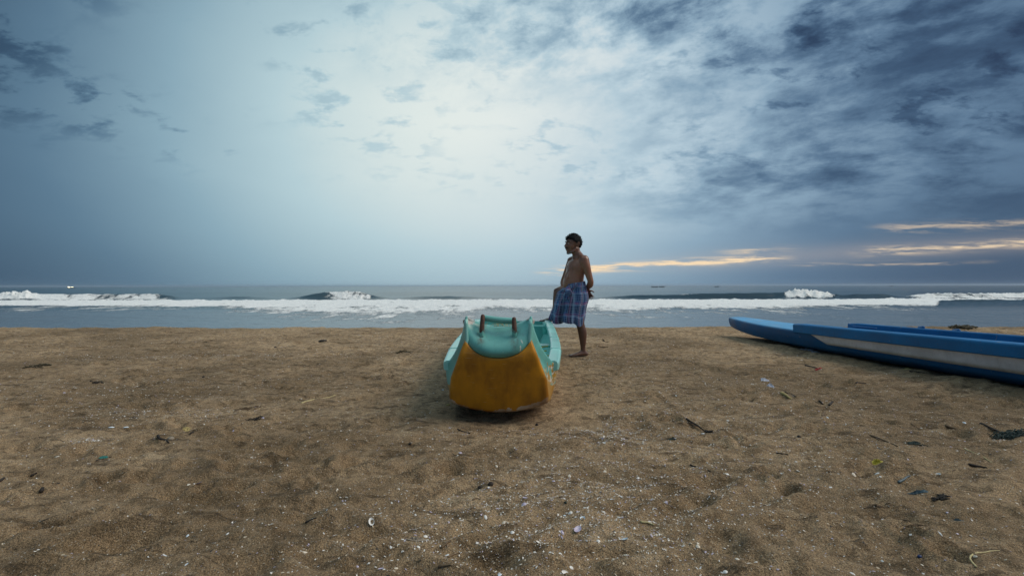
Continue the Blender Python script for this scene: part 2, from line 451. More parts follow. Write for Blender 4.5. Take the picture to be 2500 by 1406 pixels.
# ------------------------------------------------------------------ sea
SEA = -0.80
def azpx(px, d): return (px - 1250) / F * d
def sea_material():
    m_, t, bs = mat('sea_water')
    c = t.new('ShaderNodeNewGeometry').outputs['Position']
    fo = t.new('ShaderNodeAttribute', attribute_name='foam').outputs['Fac']
    cl = t.new('ShaderNodeAttribute', attribute_name='calm').outputs['Fac']
    a = t.noise(t.scale(c, (0.55, 1.0, 1.0)), 1.5, 8, 0.68, 0.6)
    b = t.noise(t.scale(c, (0.9, 1.3, 1.0)), 6.0, 6, 0.7, 0.5)
    nz = t.add(t.mul(a, 0.65), t.mul(b, 0.35))
    lw = t.noise(t.scale(c, (0.42, 0.20, 1.0)), 1.0, 8, 0.72, 0.5)
    lw2 = t.noise(t.scale(c, (1.6, 0.45, 1.0)), 1.0, 6, 0.7, 0.3)
    nz2 = t.add(t.mul(t.sub(lw, 0.5), 1.7), t.add(t.mul(t.sub(lw2, 0.5), 1.1), t.mul(t.sub(nz, 0.5), 0.5)))
    mask = t.ss(t.sub(t.add(fo, nz2), 0.50), -0.10, 0.22)
    mask = t.mul(mask, t.ss(fo, 0.02, 0.2))
    water = t.ramp(t.noise(t.scale(c, (0.05, 0.2, 1)), 1.0, 3, 0.5), [(0.3, (0.024, 0.054, 0.074)), (0.7, (0.038, 0.078, 0.104))])
    foam = t.ramp(b, [(0.34, (0.66, 0.70, 0.71)), (0.55, (0.93, 0.94, 0.93))])
    water = t.mix(cl, water, (0.14, 0.18, 0.215))
    t.put(bs.inputs['Base Color'], t.mix(mask, water, foam))
    t.put(bs.inputs['Roughness'], t.ss(mask, 0.0, 1.0, 0.24, 0.85))
    bs.inputs['IOR'].default_value = 1.33
    t.put(bs.inputs['Specular IOR Level'], t.ss(mask, 0, 1, 0.5, 0.15))
    rip = t.add(t.mul(t.noise(t.scale(c, (0.35, 1.0, 1.0)), 2.2, 6, 0.6, 0.6), 0.032), t.mul(t.noise(t.scale(c, (0.5, 1.0, 1.0)), 9.0, 4, 0.6, 0.4), 0.009))
    n1_ = t.bump(rip, 0.75, 1.0)
    n2_ = t.bump(t.mul(t.add(nz, lw2), mask), 0.6, 0.20, n1_)
    t.put(bs.inputs['Normal'], n2_)
    return m_
M_sea = sea_material()
ys = [12.5]
while ys[-1] < 130: ys.append(ys[-1] * 1.0048)
while ys[-1] < 9000: ys.append(ys[-1] * 1.05)
ys = np.array(ys); ts = np.linspace(-1.8, 1.8, 1150)
SY = np.repeat(ys[:, None], len(ts), 1); SX = (SY + 2.0) * ts[None, :]
PX = SX / SY * F + 1250           # azimuth as a photograph column, used only to place the breakers along the shore
def seg(a, b, e): return sstep(a - e, a + e, PX) * (1 - sstep(b - e, b + e, PX))
hz = np.zeros_like(SX); foam = np.zeros_like(SX)
nA = fbm(SX * 0.12, SY * 0.35, 4); nB = fbm(SX * 0.5, SY * 0.9, 5, 0.6); nC = fbm(SX * 1.8, SY * 2.4, 4, 0.65)
nL = fbm(SX * 0.03, SX * 0 + 4.0, 3)        # slow along-shore wander
fadeF = 1 - sstep(110, 400, SY)
hz += fadeF * (0.05 * nA + 0.030 * nB)
hz += 0.10 * np.sin((SY + 4 * nL) / 11.0 * 2 * math.pi) * sstep(60, 90, SY) * fadeF
# outer wave line, unbroken faces and broken parts
YW = 63 + 3.0 * nL + 0.8 * fbm(SX * 0.12, SX * 0 + 9, 3)
amp = 0.10 + 0.24 * seg(540, 640, 80) + 0.80 * seg(745, 905, 60) + 0.25 * seg(1010, 1150, 60)
amp += 0.62 * seg(1690, 2010, 60) + 0.42 * seg(2060, 2180, 35) + 0.40 * seg(1500, 1690, 60) + 0.38 * seg(2240, 2700, 40) + 0.5 * seg(-900, 420, 40)
dy = SY - YW
prof = np.where(dy < 0, np.exp(-(dy / 0.9) ** 2), np.exp(-(dy / 3.6) ** 2))
hz += amp * prof * (1 + 0.10 * nB)
hz -= 0.10 * np.exp(-((dy + 3.0) / 1.8) ** 2) * (amp > 0.3)
# broken crests
brk = 0.95 * seg(790, 915, 22) * (0.75 + 0.5 * nC) + 1.0 * seg(1915, 2035, 14) + 0.8 * seg(2215, 2700, 25) + 1.0 * seg(-1200, 150, 30) + 0.7 * seg(150, 420, 60)
fr = np.exp(-((dy + 1.2) / 2.0) ** 2)
foam = np.maximum(foam, brk * np.clip(fr * 1.25, 0, 1))
thin = seg(1650, 1720, 20) * np.exp(-((dy) / 0.5) ** 2)
foam = np.maximum(foam, 0.5 * thin)
hz += brk * fr * (0.16 + 0.22 * np.abs(nB) + 0.10 * np.abs(nC))
nS = np.abs(fbm(SX * 0.8, SY * 0.5, 5, 0.72))
hz += 0.95 * seg(1925, 2045, 45) * fr * (0.10 + 2.0 * nS) + 0.9 * seg(10, 85, 30) * fr * (0.15 + 1.8 * nS) + 0.35 * (seg(2215, 2700, 40) + seg(800, 905, 30)) * fr * (2.0 * nS - 0.2)
# the wide field of white water
b0 = 53.0 + 1.5 * nL + 1.2 * nB          # seaward edge
b1 = 33.5 + 3.5 * nL + 1.6 * nA + 0.8 * nB           # shoreward edge
b1 = b1 - 2.5 + 5.0 * (1 - sstep(500, 900, PX)) + 4.0 * sstep(1900, 2100, PX)
b1 = b1 - 7.0 * seg(600, 1150, 90) - 3.0 * seg(1380, 1600, 60)
core = sstep(0, 3.0, b0 - SY) * sstep(-1.0, 8.0, SY - b1)
foam = np.maximum(foam, core * (0.74 + 0.26 * sstep(37, 45, SY)))
ext = sstep(0, 3.0, b0 - SY) * sstep(-6.0, 4.0, SY - b1)
foam = np.maximum(foam, 0.46 * sstep(0, 3.0, b0 - SY) * sstep(-12.0, 4.0, SY - b1))
foam = foam + 0.10 * nA * (foam > 0.2)
step = seg(2290, 2900, 12)                    # on the right the nearer half of the white water is missing
foam = foam * (1 - step * (SY < 47))
hz += 0.24 * np.exp(-((SY - b0 + 2.5) / 2.0) ** 2) * (0.75 + 0.5 * np.abs(nB))
hz += core * 0.12 * (np.abs(nC) + 0.9 * nB)
hz += 0.22 * step * np.exp(-((SY - 47.2) / 0.9) ** 2)
# inner water: little chop and stray foam threads
inn = 1 - sstep(30, 40, SY)
hz += inn * (0.035 * nB + 0.012 * nC) + inn * 0.05 * np.exp(-((SY - 27 - 2 * nL - 2.0 * nA) / 1.0) ** 2)
foam = np.maximum(foam, 0.33 * inn * np.exp(-((SY - 21.5 - 1.5 * nL - nB) / 0.7) ** 2) * seg(900, 1250, 80))
foam = np.maximum(foam, 0.36 * inn * np.exp(-((SY - 17.3 - 1.0 * nL - 0.6 * nB) / 0.5) ** 2) * (nA > 0.05))
lace = np.exp(-((SY - 29.5 - 2.5 * nL - 1.5 * nB) / 1.3) ** 2) * seg(200, 1500, 200) + 0.9 * np.exp(-((SY - 25.0 - 2.0 * nL - 1.5 * nA) / 0.9) ** 2) * seg(700, 2300, 200)
foam = np.maximum(foam, 0.44 * lace * (0.6 + 1.2 * np.clip(nA + 0.2, 0, 1)))
foam = np.clip(foam, 0, 1)
sea = fast_grid('sea', np.stack([SX, SY, SEA + hz], -1), M_sea, {'foam': foam, 'calm': inn}); sea['kind'] = 'structure'
# wider sea beyond the detailed sheet
wy = np.array([13.0, 40, 120, 400, 1500, 9000.0]); wx = np.array([-20000, -3000, -500, 0, 500, 3000, 20000.0])
WX, WY = np.meshgrid(wx, wy)
so_ = fast_grid('open_sea', np.stack([WX, WY, np.full_like(WX, SEA - 0.5)], -1), M_sea, {'foam': WX * 0, 'calm': WX * 0}); so_['kind'] = 'structure'

# ------------------------------------------------------------------ boat paints
def paint(name, col, under=None, chip=0.0, rough=0.38, dirt=0.25, extra=None, coat=0.25):
    m_, t, bs = mat(name)
    c = t.new('ShaderNodeTexCoord').outputs['Object']
    n = t.noise(c, 3.5, 6, 0.6)
    base = t.mix(t.ss(n, 0.35, 0.7, 0.0, 1.0), tuple(x * 0.86 for x in col), tuple(min(1, x * 1.12) for x in col))
    fine = t.noise(c, 55, 5, 0.7)
    base = t.mix(t.ss(fine, 0.58, 0.72, 0.0, dirt), base, (0.10, 0.09, 0.07))
    streaks = t.noise(t.scale(c, (9, 9, 1.2)), 3.0, 5, 0.6)
    base = t.mix(t.ss(streaks, 0.55, 0.75, 0.0, dirt * 0.8), base, tuple(x * 0.55 for x in col))
    chips = None
    if chip:
        cn = t.noise(c, 16, 7, 0.68, 0.8)
        chips = t.ss(cn, 0.70 - chip, 0.715 - chip)
        base = t.mix(chips, base, under or (0.5, 0.48, 0.44))
    if extra: base = extra(t, c, base)
    t.put(bs.inputs['Base Color'], base)
    rr = t.ss(n, 0.3, 0.7, rough * 0.8, rough * 1.35)
    t.put(bs.inputs['Roughness'], rr)
    bs.inputs['Specular IOR Level'].default_value = 0.45
    bs.inputs['Coat Weight'].default_value = coat; bs.inputs['Coat Roughness'].default_value = 0.25
    h = t.add(t.mul(t.noise(c, 22, 4, 0.6), 0.5), t.mul(fine, 0.3))
    t.put(bs.inputs['Normal'], t.bump(h, 0.25, 0.006))
    return m_
TEAL = (0.150, 0.47, 0.43); TEAL_LIT = (0.27, 0.62, 0.58); ORANGE = (0.58, 0.245, 0.006)
def orange_extra(t, c, base):
    x, y, z = t.xyz(c)
    cn = t.noise(c, 11, 7, 0.7, 0.9)
    # worn rim along the bottom: the photograph shows pale filler, widest towards the right
    edge = t.sub(z, t.add(0.066, t.mul(t.mul(x, x), 0.62)))
    wear = t.mul(t.ss(edge, 0.0, 0.065, 1.0, 0.0), t.add(t.ss(x, -0.1, 0.2, 0.62, 1.0), t.ss(x, -0.26, -0.33, 0.0, 0.3)))
    lo_n = t.noise(t.scale(c, (1, 1, .5)), 7, 3, 0.5)
    mk = t.ss(t.add(wear, t.add(t.mul(t.sub(cn, 0.5), 1.5), t.mul(t.sub(lo_n, 0.5), 0.9))), 0.74, 0.80)
    base = t.mix(mk, base, t.ramp(t.noise(c, 60, 3), [(0.3, (0.40, 0.34, 0.26)), (0.7, (0.62, 0.56, 0.46))]))
    br = t.noise(t.scale(c, (1, 1, 0.6)), 5, 5, 0.6)
    base = t.mix(t.ss(br, 0.36, 0.66, 0.0, 0.75), base, (0.20, 0.075, 0.005))
    sc = t.noise(t.scale(c, (5, 1, 130)), 1.6, 2, 0.5)
    return t.mix(t.ss(sc, 0.70, 0.72, 0.0, 0.6), base, (0.55, 0.42, 0.20))
def side_extra(t, c, base):
    x, y, z = t.xyz(c)
    wob = t.mul(t.sub(t.noise(c, 8, 5, 0.6), 0.5), 0.02)
    bord = t.add(t.ss(y, 0.0, 0.32, 0.34, 0.205), wob)
    og = t.mix(t.noise(c, 20, 5, 0.6), (0.40, 0.19, 0.02), (0.50, 0.27, 0.05))
    low = t.ss(t.sub(z, bord), -0.003, 0.003, 1.0, 0.0)
    # peeled patches with ochre and white filler, starboard bow
    reg = t.mul(t.mul(t.ss(y, 0.02, 0.10), t.ss(y, 0.42, 0.60, 1.0, 0.0)), t.mul(t.ss(z, 0.18, 0.24), t.ss(z, 0.34, 0.46, 1.0, 0.0)))
    reg = t.mul(reg, t.ss(x, 0.1, 0.2))
    pn = t.noise(t.scale(c, (1, 1, 0.7)), 13, 6, 0.62, 0.7)
    pk = t.ss(t.add(pn, t.mul(reg, 0.22)), 0.64, 0.655)
    pk = t.mul(pk, t.ss(reg, 0.02, 0.1))
    base = t.mix(pk, base, t.mix(t.ss(t.noise(c, 45, 4), 0.5, 0.6), (0.42, 0.24, 0.04), (0.62, 0.60, 0.54)))
    return t.mix(low, base, og)
def cap_extra(t, c, base):
    x, y, z = t.xyz(c)
    for ux in (-0.125, 0.118):       # rust bled down from the two posts
        g = t.mul(t.gauss(x, ux, 0.028), t.mul(t.ss(z, 0.46, 0.60), t.ss(z, 0.66, 0.72, 1.0, 0.3)))
        g = t.mul(g, t.ss(t.noise(t.scale(c, (1, 1, 0.35)), 30, 5, 0.6), 0.30, 0.62))
        base = t.mix(t.mul(g, 0.8), base, (0.10, 0.055, 0.03))
    wl = t.noise(t.scale(c, (1.0, 1.0, 0.28)), 34, 3, 0.55, 0.3)      # long pale streaks: paint chips, and glints put into the colour
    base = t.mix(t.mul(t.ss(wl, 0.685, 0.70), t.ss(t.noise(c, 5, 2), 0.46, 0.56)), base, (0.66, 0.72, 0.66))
    base = t.mix(t.mul(t.ss(z, 0.66, 0.45), t.ss(t.noise(c, 6, 4, 0.6), 0.3, 0.7, 0.15, 0.5)), base, (0.035, 0.20, 0.20))   # shading painted into the colour, darker low down
    cr = t.noise(c, 9, 6, 0.7, 0.6)
    corner = t.mul(t.ss(t.m('ABSOLUTE', x), 0.14, 0.22), t.ss(z, 0.66, 0.715))
    ck = t.ss(t.add(cr, t.mul(corner, 0.20)), 0.66, 0.675)
    return t.mix(ck, base, t.mix(t.noise(c, 70, 2), (0.22, 0.16, 0.15), (0.60, 0.58, 0.54)))
M_teal_side = paint('teal_orange_hull_paint', TEAL, None, 0.0, extra=side_extra)
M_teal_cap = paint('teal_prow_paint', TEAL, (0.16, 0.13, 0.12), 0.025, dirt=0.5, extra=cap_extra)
M_teal_lit = paint('teal_lit_paint', TEAL_LIT, (0.55, 0.56, 0.52), 0.02, dirt=0.2)  # paler copy of the hull teal, light from above painted into its colour
M_teal = paint('teal_paint', TEAL, (0.45, 0.42, 0.38), 0.02)
M_orange = paint('orange_panel_paint', ORANGE, None, 0.0, rough=0.42, dirt=0.2, extra=orange_extra, coat=0.04)
def post_extra(t, c, base):
    x, y, z = t.xyz(c)
    k = t.add(t.mul(t.sub(t.noise(c, 26, 5, 0.65), 0.5), 1.3), t.ss(z, 0.60, 0.75, -0.05, 0.42))
    rust = t.ramp(t.noise(c, 60, 4, 0.7), [(0.3, (0.035, 0.018, 0.014)), (0.7, (0.16, 0.075, 0.05))])
    return t.mix(t.ss(k, 0.0, 0.12), base, rust)
M_rust = paint('rusted_teal_post', TEAL, None, 0.0, rough=0.6, dirt=0.5, extra=post_extra, coat=0.0)
M_dark = simple('dark_gap', (0.02, 0.02, 0.018), 0.9)
M_straw = simple('straw', (0.50, 0.42, 0.22), 0.8, 0.3, 60)
M_yrope = simple('yellow_rope', (0.48, 0.36, 0.06), 0.8, 0.4, 60)

# ------------------------------------------------------------------ teal and orange boat
boat = thing('wooden_boat', 'teal open boat with a broad orange end panel facing the camera', 'boat', (-0.098, 3.20, 0.0), R(-1.7))
S_ = np.array([0, .08, .16, .25, .33, .60, 1.2, 2.0, 2.8, 3.45])
US = np.array([.235, .268, .318, .385, .435, .470, .520, .548, .555, .545])
ZS = np.array([.735, .622, .505, .405, .358, .360, .375, .395, .425, .455])
BB = np.array([.345, .36, .37, .38, .385, .40, .42, .43, .42, .38])
ZB = np.array([.135, .12, .10, .08, .07, .05, .035, .03, .05, .09])
KC = np.array([.062, .055, .045, .035, .03, .015, .0, .0, .02, .05])
ss_f = catmull(np.stack([S_, US, ZS, BB, ZB, KC], 1), 90)
T0 = np.array([0, .075, .3, .5, .75, 1.0]); U0 = np.array([.345, .352, .335, .288, .230, .235])
def rake(s, z): return 0.11 * max(0.0, 1 - z / 0.5) * max(0.0, 1 - s / 0.8)
def section(st, n_side=16, n_bot=12):
    s, us, zs, bb, zb, kc = st
    wgt = min(1, max(0, s / 0.30)); wgt = wgt * wgt * (3 - 2 * wgt)
    side = []
    for i in range(n_side + 1):
        tq = i / n_side
        uA = np.interp(tq, T0, U0) * (us / .235 * tq + (1 - tq) * bb / .345)
        uB = bb + (us - bb) * tq + 0.014 * math.sin(math.pi * tq)
        side.append((uA * (1 - wgt) + uB * wgt, zb + (zs - zb) * tq))
    bot = []
    u0, z0 = side[0]
    for i in range(1, n_bot + 1):
        v = 1 - i / n_bot
        bot.append((u0 * v, kc + (z0 - kc) * (v ** 3.2 * 0.55 + v ** 2 * 0.45)))
    right = side[::-1] + bot
    left = [(-u, z) for u, z in right[:-1]][::-1]
    return right + left
P = [];
for st in ss_f:
    for (u, z) in section(st): P.append((u, st[0] + rake(st[0], z), z))
nc = len(section(ss_f[0]))
hull = mesh_obj('hull', P, grid_faces(len(ss_f), nc), M_teal_side, boat)
hull.data.materials.append(M_teal_lit); md = hull.modifiers.new('thick', 'SOLIDIFY'); md.thickness = 0.022; md.offset = -1; md.material_offset = 1; md.material_offset_rim = 1
bake_mods(hull)
# check that the shell thickens inwards: widest x must stay that of the outline
# front face
def facepoint(v, z):
    """v in -1..1 across, z height -> local point on the broad end"""
    zt = .735 - 0.080 * (1 - v * v); zb = .062 + (.135 - .062) * v * v
    tq = (z - zb) / (zt - zb)
    hw = np.interp((z - .135) / (.735 - .135), T0, U0)
    if z < .135: hw = .345
    up = max(0.0, (z - 0.44) / 0.28)
    s = -0.018 * (1 - v ** 4) * math.sin(math.pi * min(1, max(0, tq))) + 0.25 * up ** 1.7 * (1 - 0.80 * v * v) - 0.002
    return (hw * v, s + rake(0, z), z)
def zborder(v): return 0.463 + 0.122 * abs(v) ** 2.2
def zbot(v): return .062 + .073 * v * v
nv_, nz_ = 44, 30
P = []
for j in range(nz_ + 1):
    for i in range(nv_ + 1):
        v = (i / nv_ * 2 - 1); a, b = zbot(v), zborder(v)
        x_, y_, z_ = facepoint(v, a + (b - a) * j / nz_)
        ed = min(1.0, (1 - abs(v)) / 0.035, j / nz_ / 0.02)
        y_ += -0.010 * math.sin(min(1, max(0, ed)) * math.pi / 2) + 0.002
        P.append((x_, y_, z_))
panel = mesh_obj('end_panel', P, grid_faces(nz_ + 1, nv_ + 1), M_orange, boat)
panel['label'] = 'broad orange end panel with pale scraped lower rim'
md = panel.modifiers.new('thick', 'SOLIDIFY'); md.thickness = 0.02; md.offset = 0; bake_mods(panel)
P = []
nr = 34
for j in range(nr + 1):
    for i in range(nv_ + 1):
        v = (i / nv_ * 2 - 1); a = zborder(v) - 0.004; zt = .735 - 0.080 * (1 - v * v)
        f = j / nr
        if f <= 0.6: x_, y_, z_ = facepoint(v, a + (zt - a) * f / 0.6)
        else:
            g = (f - 0.6) / 0.4; x0, y0, z0 = facepoint(v, zt)
            ang = g * math.pi / 2
            x_, y_, z_ = x0 * (1 - 0.02 * g), y0 + 0.055 * math.sin(ang) , z0 - 0.0 + 0.012 * math.sin(ang * 2) - 0.16 * max(0, g - 0.5) ** 1.2
        y_ += (-0.016 * (1 - math.exp(-f * 18)) - 0.050 * math.sin(math.pi * min(1.0, f / 0.55)) ** 0.8) * (1 - abs(v) ** 4)
        P.append((x_, y_, z_))
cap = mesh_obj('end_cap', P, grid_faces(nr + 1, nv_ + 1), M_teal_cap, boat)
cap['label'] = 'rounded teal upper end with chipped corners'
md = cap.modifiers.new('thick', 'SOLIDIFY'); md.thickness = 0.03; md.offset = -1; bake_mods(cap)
# raised corner ribs running down either side of the end
for sx in (-1, 1):
    pts = []; rad = []
    for j in range(12):
        z_ = 0.14 + (0.742 - 0.14) * j / 11
        x_, y_, _ = facepoint(1.0, z_); pts.append((sx * (x_ - 0.004), y_ + 0.006, z_)); rad.append(0.0065 if z_ < 0.6 else 0.0095)
    Geo().tube(pts, rad, 8, 24).obj('corner_rib', M_teal_side, boat)
# stern board at the far end
st = ss_f[-1]; sec = section(st)
V = [(u, st[0] - 0.01, z) for u, z in sec]; cpt = len(V); V.append((0, st[0] - 0.01, 0.3))
V2 = [(u, st[0] + 0.02, z) for u, z in sec] + [(0, st[0] + 0.02, 0.3)]
Fs = [(i, i + 1, cpt) for i in range(cpt - 1)] + [(cpt - 1, 0, cpt)]
n_ = len(V); Fs += [(i + n_ + 1, i + n_, cpt + n_) for i in range(cpt - 1)] + [(n_, cpt - 1 + n_, cpt + n_)]
Fs += [(i, i + n_, (i + 1) % cpt + n_, (i + 1) % cpt) for i in range(cpt)]
mesh_obj('stern_board', V + V2, Fs, M_teal, boat, smooth=False)
# gunwales, in lengths with open seams
def gunwale(sx, sa, sb, matl, k=14, wid=0.088, hh=0.062, root=boat, table=ss_f, out=0.012, drop=0.03, rise=0.03):
    prof = [(-wid, -drop), (-wid, rise - 0.012), (-wid + 0.012, rise), (out - 0.02, rise - 0.004), (out - 0.003, rise - 0.014), (out, rise - 0.032), (out - 0.003, -drop - 0.01), (out - 0.02, -drop - 0.018)]
    V = []
    for i in range(k + 1):
        s = sa + (sb - sa) * i / k
        us = np.interp(s, table[:, 0], table[:, 1]); zs = np.interp(s, table[:, 0], table[:, 2])
        e = 1.0
        if i == 0 or i == k: e = 0.90
        for (a, b) in prof: V.append((sx * (us + a * e), s, zs + b * e))
    nn = len(prof); Fs = grid_faces(k + 1, nn, 0, True)
    Fs.append(tuple(range(nn))); Fs.append(tuple(range(k * nn, (k + 1) * nn))[::-1])
    if sx > 0: Fs = [tuple(reversed(f)) for f in Fs]
    o = mesh_obj('gunwale', V, Fs, matl, root, smooth=False)
    b = o.modifiers.new('b', 'BEVEL'); b.width = 0.005; b.segments = 2; b.limit_method = 'ANGLE'; b.angle_limit = R(25); bake_mods(o)
    return o
cuts = [0.29, 0.98, 1.75, 2.55, 3.43]
for sx in (-1, 1):
    for a, b in zip(cuts[:-1], cuts[1:]): gunwale(sx, a + 0.003, b - 0.003, M_teal_lit)
# posts and bar
for (u, zt, tilt) in ((-0.122, 0.772, 0.010), (0.117, 0.752, -0.006)):
    Geo().tube([(u, 0.035, 0.585), (u + tilt * 0.5, 0.026, 0.66), (u + tilt, 0.040, zt - 0.02)], [0.017, 0.0175, 0.0155], 12, 12).obj('post', M_rust, boat)
Geo().tube([(-0.11, 0.083, 0.738), (0.0, 0.080, 0.722), (0.112, 0.083, 0.716)], [0.022, 0.0235, 0.022], 14, 12).obj('crossbar', M_teal, boat)
# thwarts
def tubeobj(name, pts, rad, m_, root, n=10, k=None): return Geo().tube(pts, rad, n, k).obj(name, m_, root)
tubeobj('thwart', [(-.50, 3.0, .425), (.50, 3.0, .415)], [.018, .018], M_teal, boat)
for sx in (-1, 1):
    Geo().box((sx * 0.455, 3.02, 0.39), (0.06, 0.05, 0.16)).obj('thwart_bracket', M_teal, boat)
o = Geo().box((0, 1.9, 0.30), (0.96, 0.16, 0.024)).obj('thwart', M_teal, boat, False)
# straw strands on top of the end and a bit of yellow rope inside
g = Geo()
for i in range(26):
    a = random.uniform(-0.10, 0.13); y0 = random.uniform(0.12, 0.16); ang = random.uniform(-0.9, 0.9)
    L = random.uniform(0.02, 0.05)
    g.tube([(a, y0, 0.672), (a + L * math.sin(ang) * 0.7, y0 + 0.01, 0.69), (a + L * math.sin(ang) * 1.6, y0 + 0.02, 0.695 + random.uniform(-.01, .012))], [0.0014, 0.0012, 0.0008], 4)
tag(g.obj('straw_strands', M_straw), 'loose straw strands caught behind the bar on the teal boat', 'straw')
bpy.data.objects['straw_strands'].location = (-0.098, 3.2, 0)
g = Geo()
for q in range(5):
    x0 = 0.31 + random.uniform(-.02, .04); y0 = 1.05 + q * 0.12; zq = 0.14 + 0.03 * q
    g.tube([(x0 - .05, y0, zq), (x0, y0 + .08, zq + .045), (x0 + .06, y0 + .16, zq + .055), (x0 + .1, y0 + .05, zq + .075)], [.006] * 4, 6, 12)
yr = g.obj('rope', M_yrope); yr.location = (-0.098, 3.2, 0); yr.rotation_euler = (0, 0, R(-1.7))
tag(yr, 'frayed yellow rope lying inside the teal boat against its right side', 'rope')

# ------------------------------------------------------------------ blue and white boat
BLUE = (0.004, 0.115, 0.31); BLUE_L = (0.10, 0.37, 0.66)
def deck_extra(t, c, base):
    n = t.noise(c, 5, 5, 0.6)
    return t.mix(t.ss(n, 0.55, 0.68, 0, 0.55), base, (0.45, 0.42, 0.45))
def white_extra(t, c, base):
    n = t.noise(t.scale(c, (1, 1.6, 1)), 7, 6, 0.65)
    base = t.mix(t.ss(n, 0.50, 0.75, 0, 0.2), base, (0.22, 0.20, 0.19))
    s = t.noise(t.scale(c, (1, 4, 14)), 4.0, 6, 0.7, 1.2)
    return t.mix(t.ss(s, 0.70, 0.72, 0, 0.8), base, (0.05, 0.045, 0.04))
M_blue = paint('blue_paint', BLUE, (0.16, 0.20, 0.24), 0.045, rough=0.5, dirt=0.55, coat=0.03)
M_blue_l = paint('light_blue_deck_paint', BLUE_L, None, 0.0, rough=0.5, dirt=0.3, extra=deck_extra)
M_blue_g = paint('blue_gunwale_paint', (0.004, 0.150, 0.37), (0.16, 0.20, 0.24), 0.05, rough=0.45, dirt=0.5, coat=0.03)
M_white = paint('white_panel_paint', (0.85, 0.84, 0.86), None, 0.0, rough=0.5, dirt=0.25, extra=white_extra)
bb_ = thing('wooden_boat', 'long blue boat with a white side panel on the sand at right', 'boat', (4.30, 8.70, 0.0), R(188.5))
S2 = np.array([0, .06, .3, .8, 1.4, 2.0, 3.0, 4.5, 6.2])
T2 = catmull(np.stack([S2,
    np.array([.165, .18, .24, .325, .395, .43, .45, .45, .40]),
    np.array([.338, .343, .33, .31, .298, .295, .305, .328, .35]),
    np.array([.13, .145, .195, .265, .32, .345, .36, .36, .30]),
    np.array([.20, .185, .148, .105, .09, .09, .10, .105, .12]),
    np.array([.18, .165, .125, .07, .03, .012, .0, .005, .03])], 1), 100)
def section2(st, n_side=12, n_bot=8):
    s, us, zs, bb, zb, kc = st
    side = [(bb + (us - bb) * (i / n_side) + 0.012 * math.sin(math.pi * i / n_side), zb + (zs - zb) * i / n_side) for i in range(n_side + 1)]
    bot = [(side[0][0] * (1 - i / n_bot), kc + (zb - kc) * (1 - i / n_bot) ** 2.2) for i in range(1, n_bot + 1)]
    right = side[::-1] + bot
    return right + [(-u, z) for u, z in right[:-1]][::-1]
P = []
for st in T2:
    for (u, z) in section2(st): P.append((u, st[0], z))
nc2 = len(section2(T2[0]))
h2 = mesh_obj('hull', P, grid_faces(len(T2), nc2), M_blue, bb_)
md = h2.modifiers.new('thick', 'SOLIDIFY'); md.thickness = 0.022; md.offset = -1; bake_mods(h2)
# blunt bow end and stern end
for k_, nm in ((0, 'bow_plate'), (-1, 'stern_board')):
    st = T2[k_]; sec = section2(st); y0 = st[0] + (0.0 if k_ == 0 else -0.012)
    V = [(u, y0 - 0.006, z) for u, z in sec] + [(u, y0 + 0.012, z) for u, z in sec]; n_ = len(sec)
    Fs = [(i, (i + 1) % n_, (i + 1) % n_ + n_, i + n_) for i in range(n_)]
    for i in range(n_ // 2):
        if i + 1 == n_ - 2 - i: Fs += [(n_ - 1 - i, i + 1, i), (i + n_, i + 1 + n_, 2 * n_ - 1 - i)]
        else: Fs += [(n_ - 1 - i, n_ - 2 - i, i + 1, i), (i + n_, i + 1 + n_, 2 * n_ - 2 - i, 2 * n_ - 1 - i)]
    mesh_obj(nm, V, Fs, M_blue, bb_, smooth=False)
# bow deck
P = []; ksel = [st for st in T2 if st[0] <= 2.25]
for st in ksel:
    for i in range(13):
        v = i / 6 - 1
        P.append(((st[1] - 0.004) * v, st[0], st[2] + 0.004 + 0.012 * (1 - v * v)))
dk = mesh_obj('bow_deck', P, grid_faces(len(ksel), 13), M_blue_l, bb_); md = dk.modifiers.new('t', 'SOLIDIFY'); md.thickness = 0.02; md.offset = 0; bake_mods(dk)
# white side panels, 3 mm proud
for sx in (1, -1):
    V = []; N_ = 60
    for i in range(N_ + 1):
        for j in range(5):
            f = j / 4; s = 2.20 + 0.30 * (1 - f) + (6.15 - 2.20 - 0.30 * (1 - f)) * i / N_
            row = [np.interp(s, T2[:, 0], T2[:, k]) for k in range(6)]
            z = 0.165 + (row[2] + 0.012 - 0.165) * f
            tq = (z - row[4]) / (row[2] - row[4])
            u = row[3] + (row[1] - row[3]) * tq + 0.012 * math.sin(math.pi * min(tq, 1)) + 0.004
            V.append((sx * u, s, z))
    wp = mesh_obj('side_panel', V, grid_faces(N_ + 1, 5), M_white, bb_)
    wp['label'] = 'scuffed white panel painted along the hull side'
    md = wp.modifiers.new('t', 'SOLIDIFY'); md.thickness = 0.003; md.offset = 0; bake_mods(wp)
for sx in (1, -1):
    gunwale(sx, 1.98 if sx > 0 else 2.05, 6.15, M_blue_g, k=30, wid=0.070, root=bb_, table=T2, out=0.050, drop=0.0, rise=0.120)
# interior floor and thwarts
Geo().box((0, 3.4, 0.305), (0.80, 0.14, 0.022)).obj('thwart', M_blue, bb_, False)
Geo().box((0, 4.9, 0.305), (0.80, 0.14, 0.022)).obj('thwart', M_blue, bb_, False)
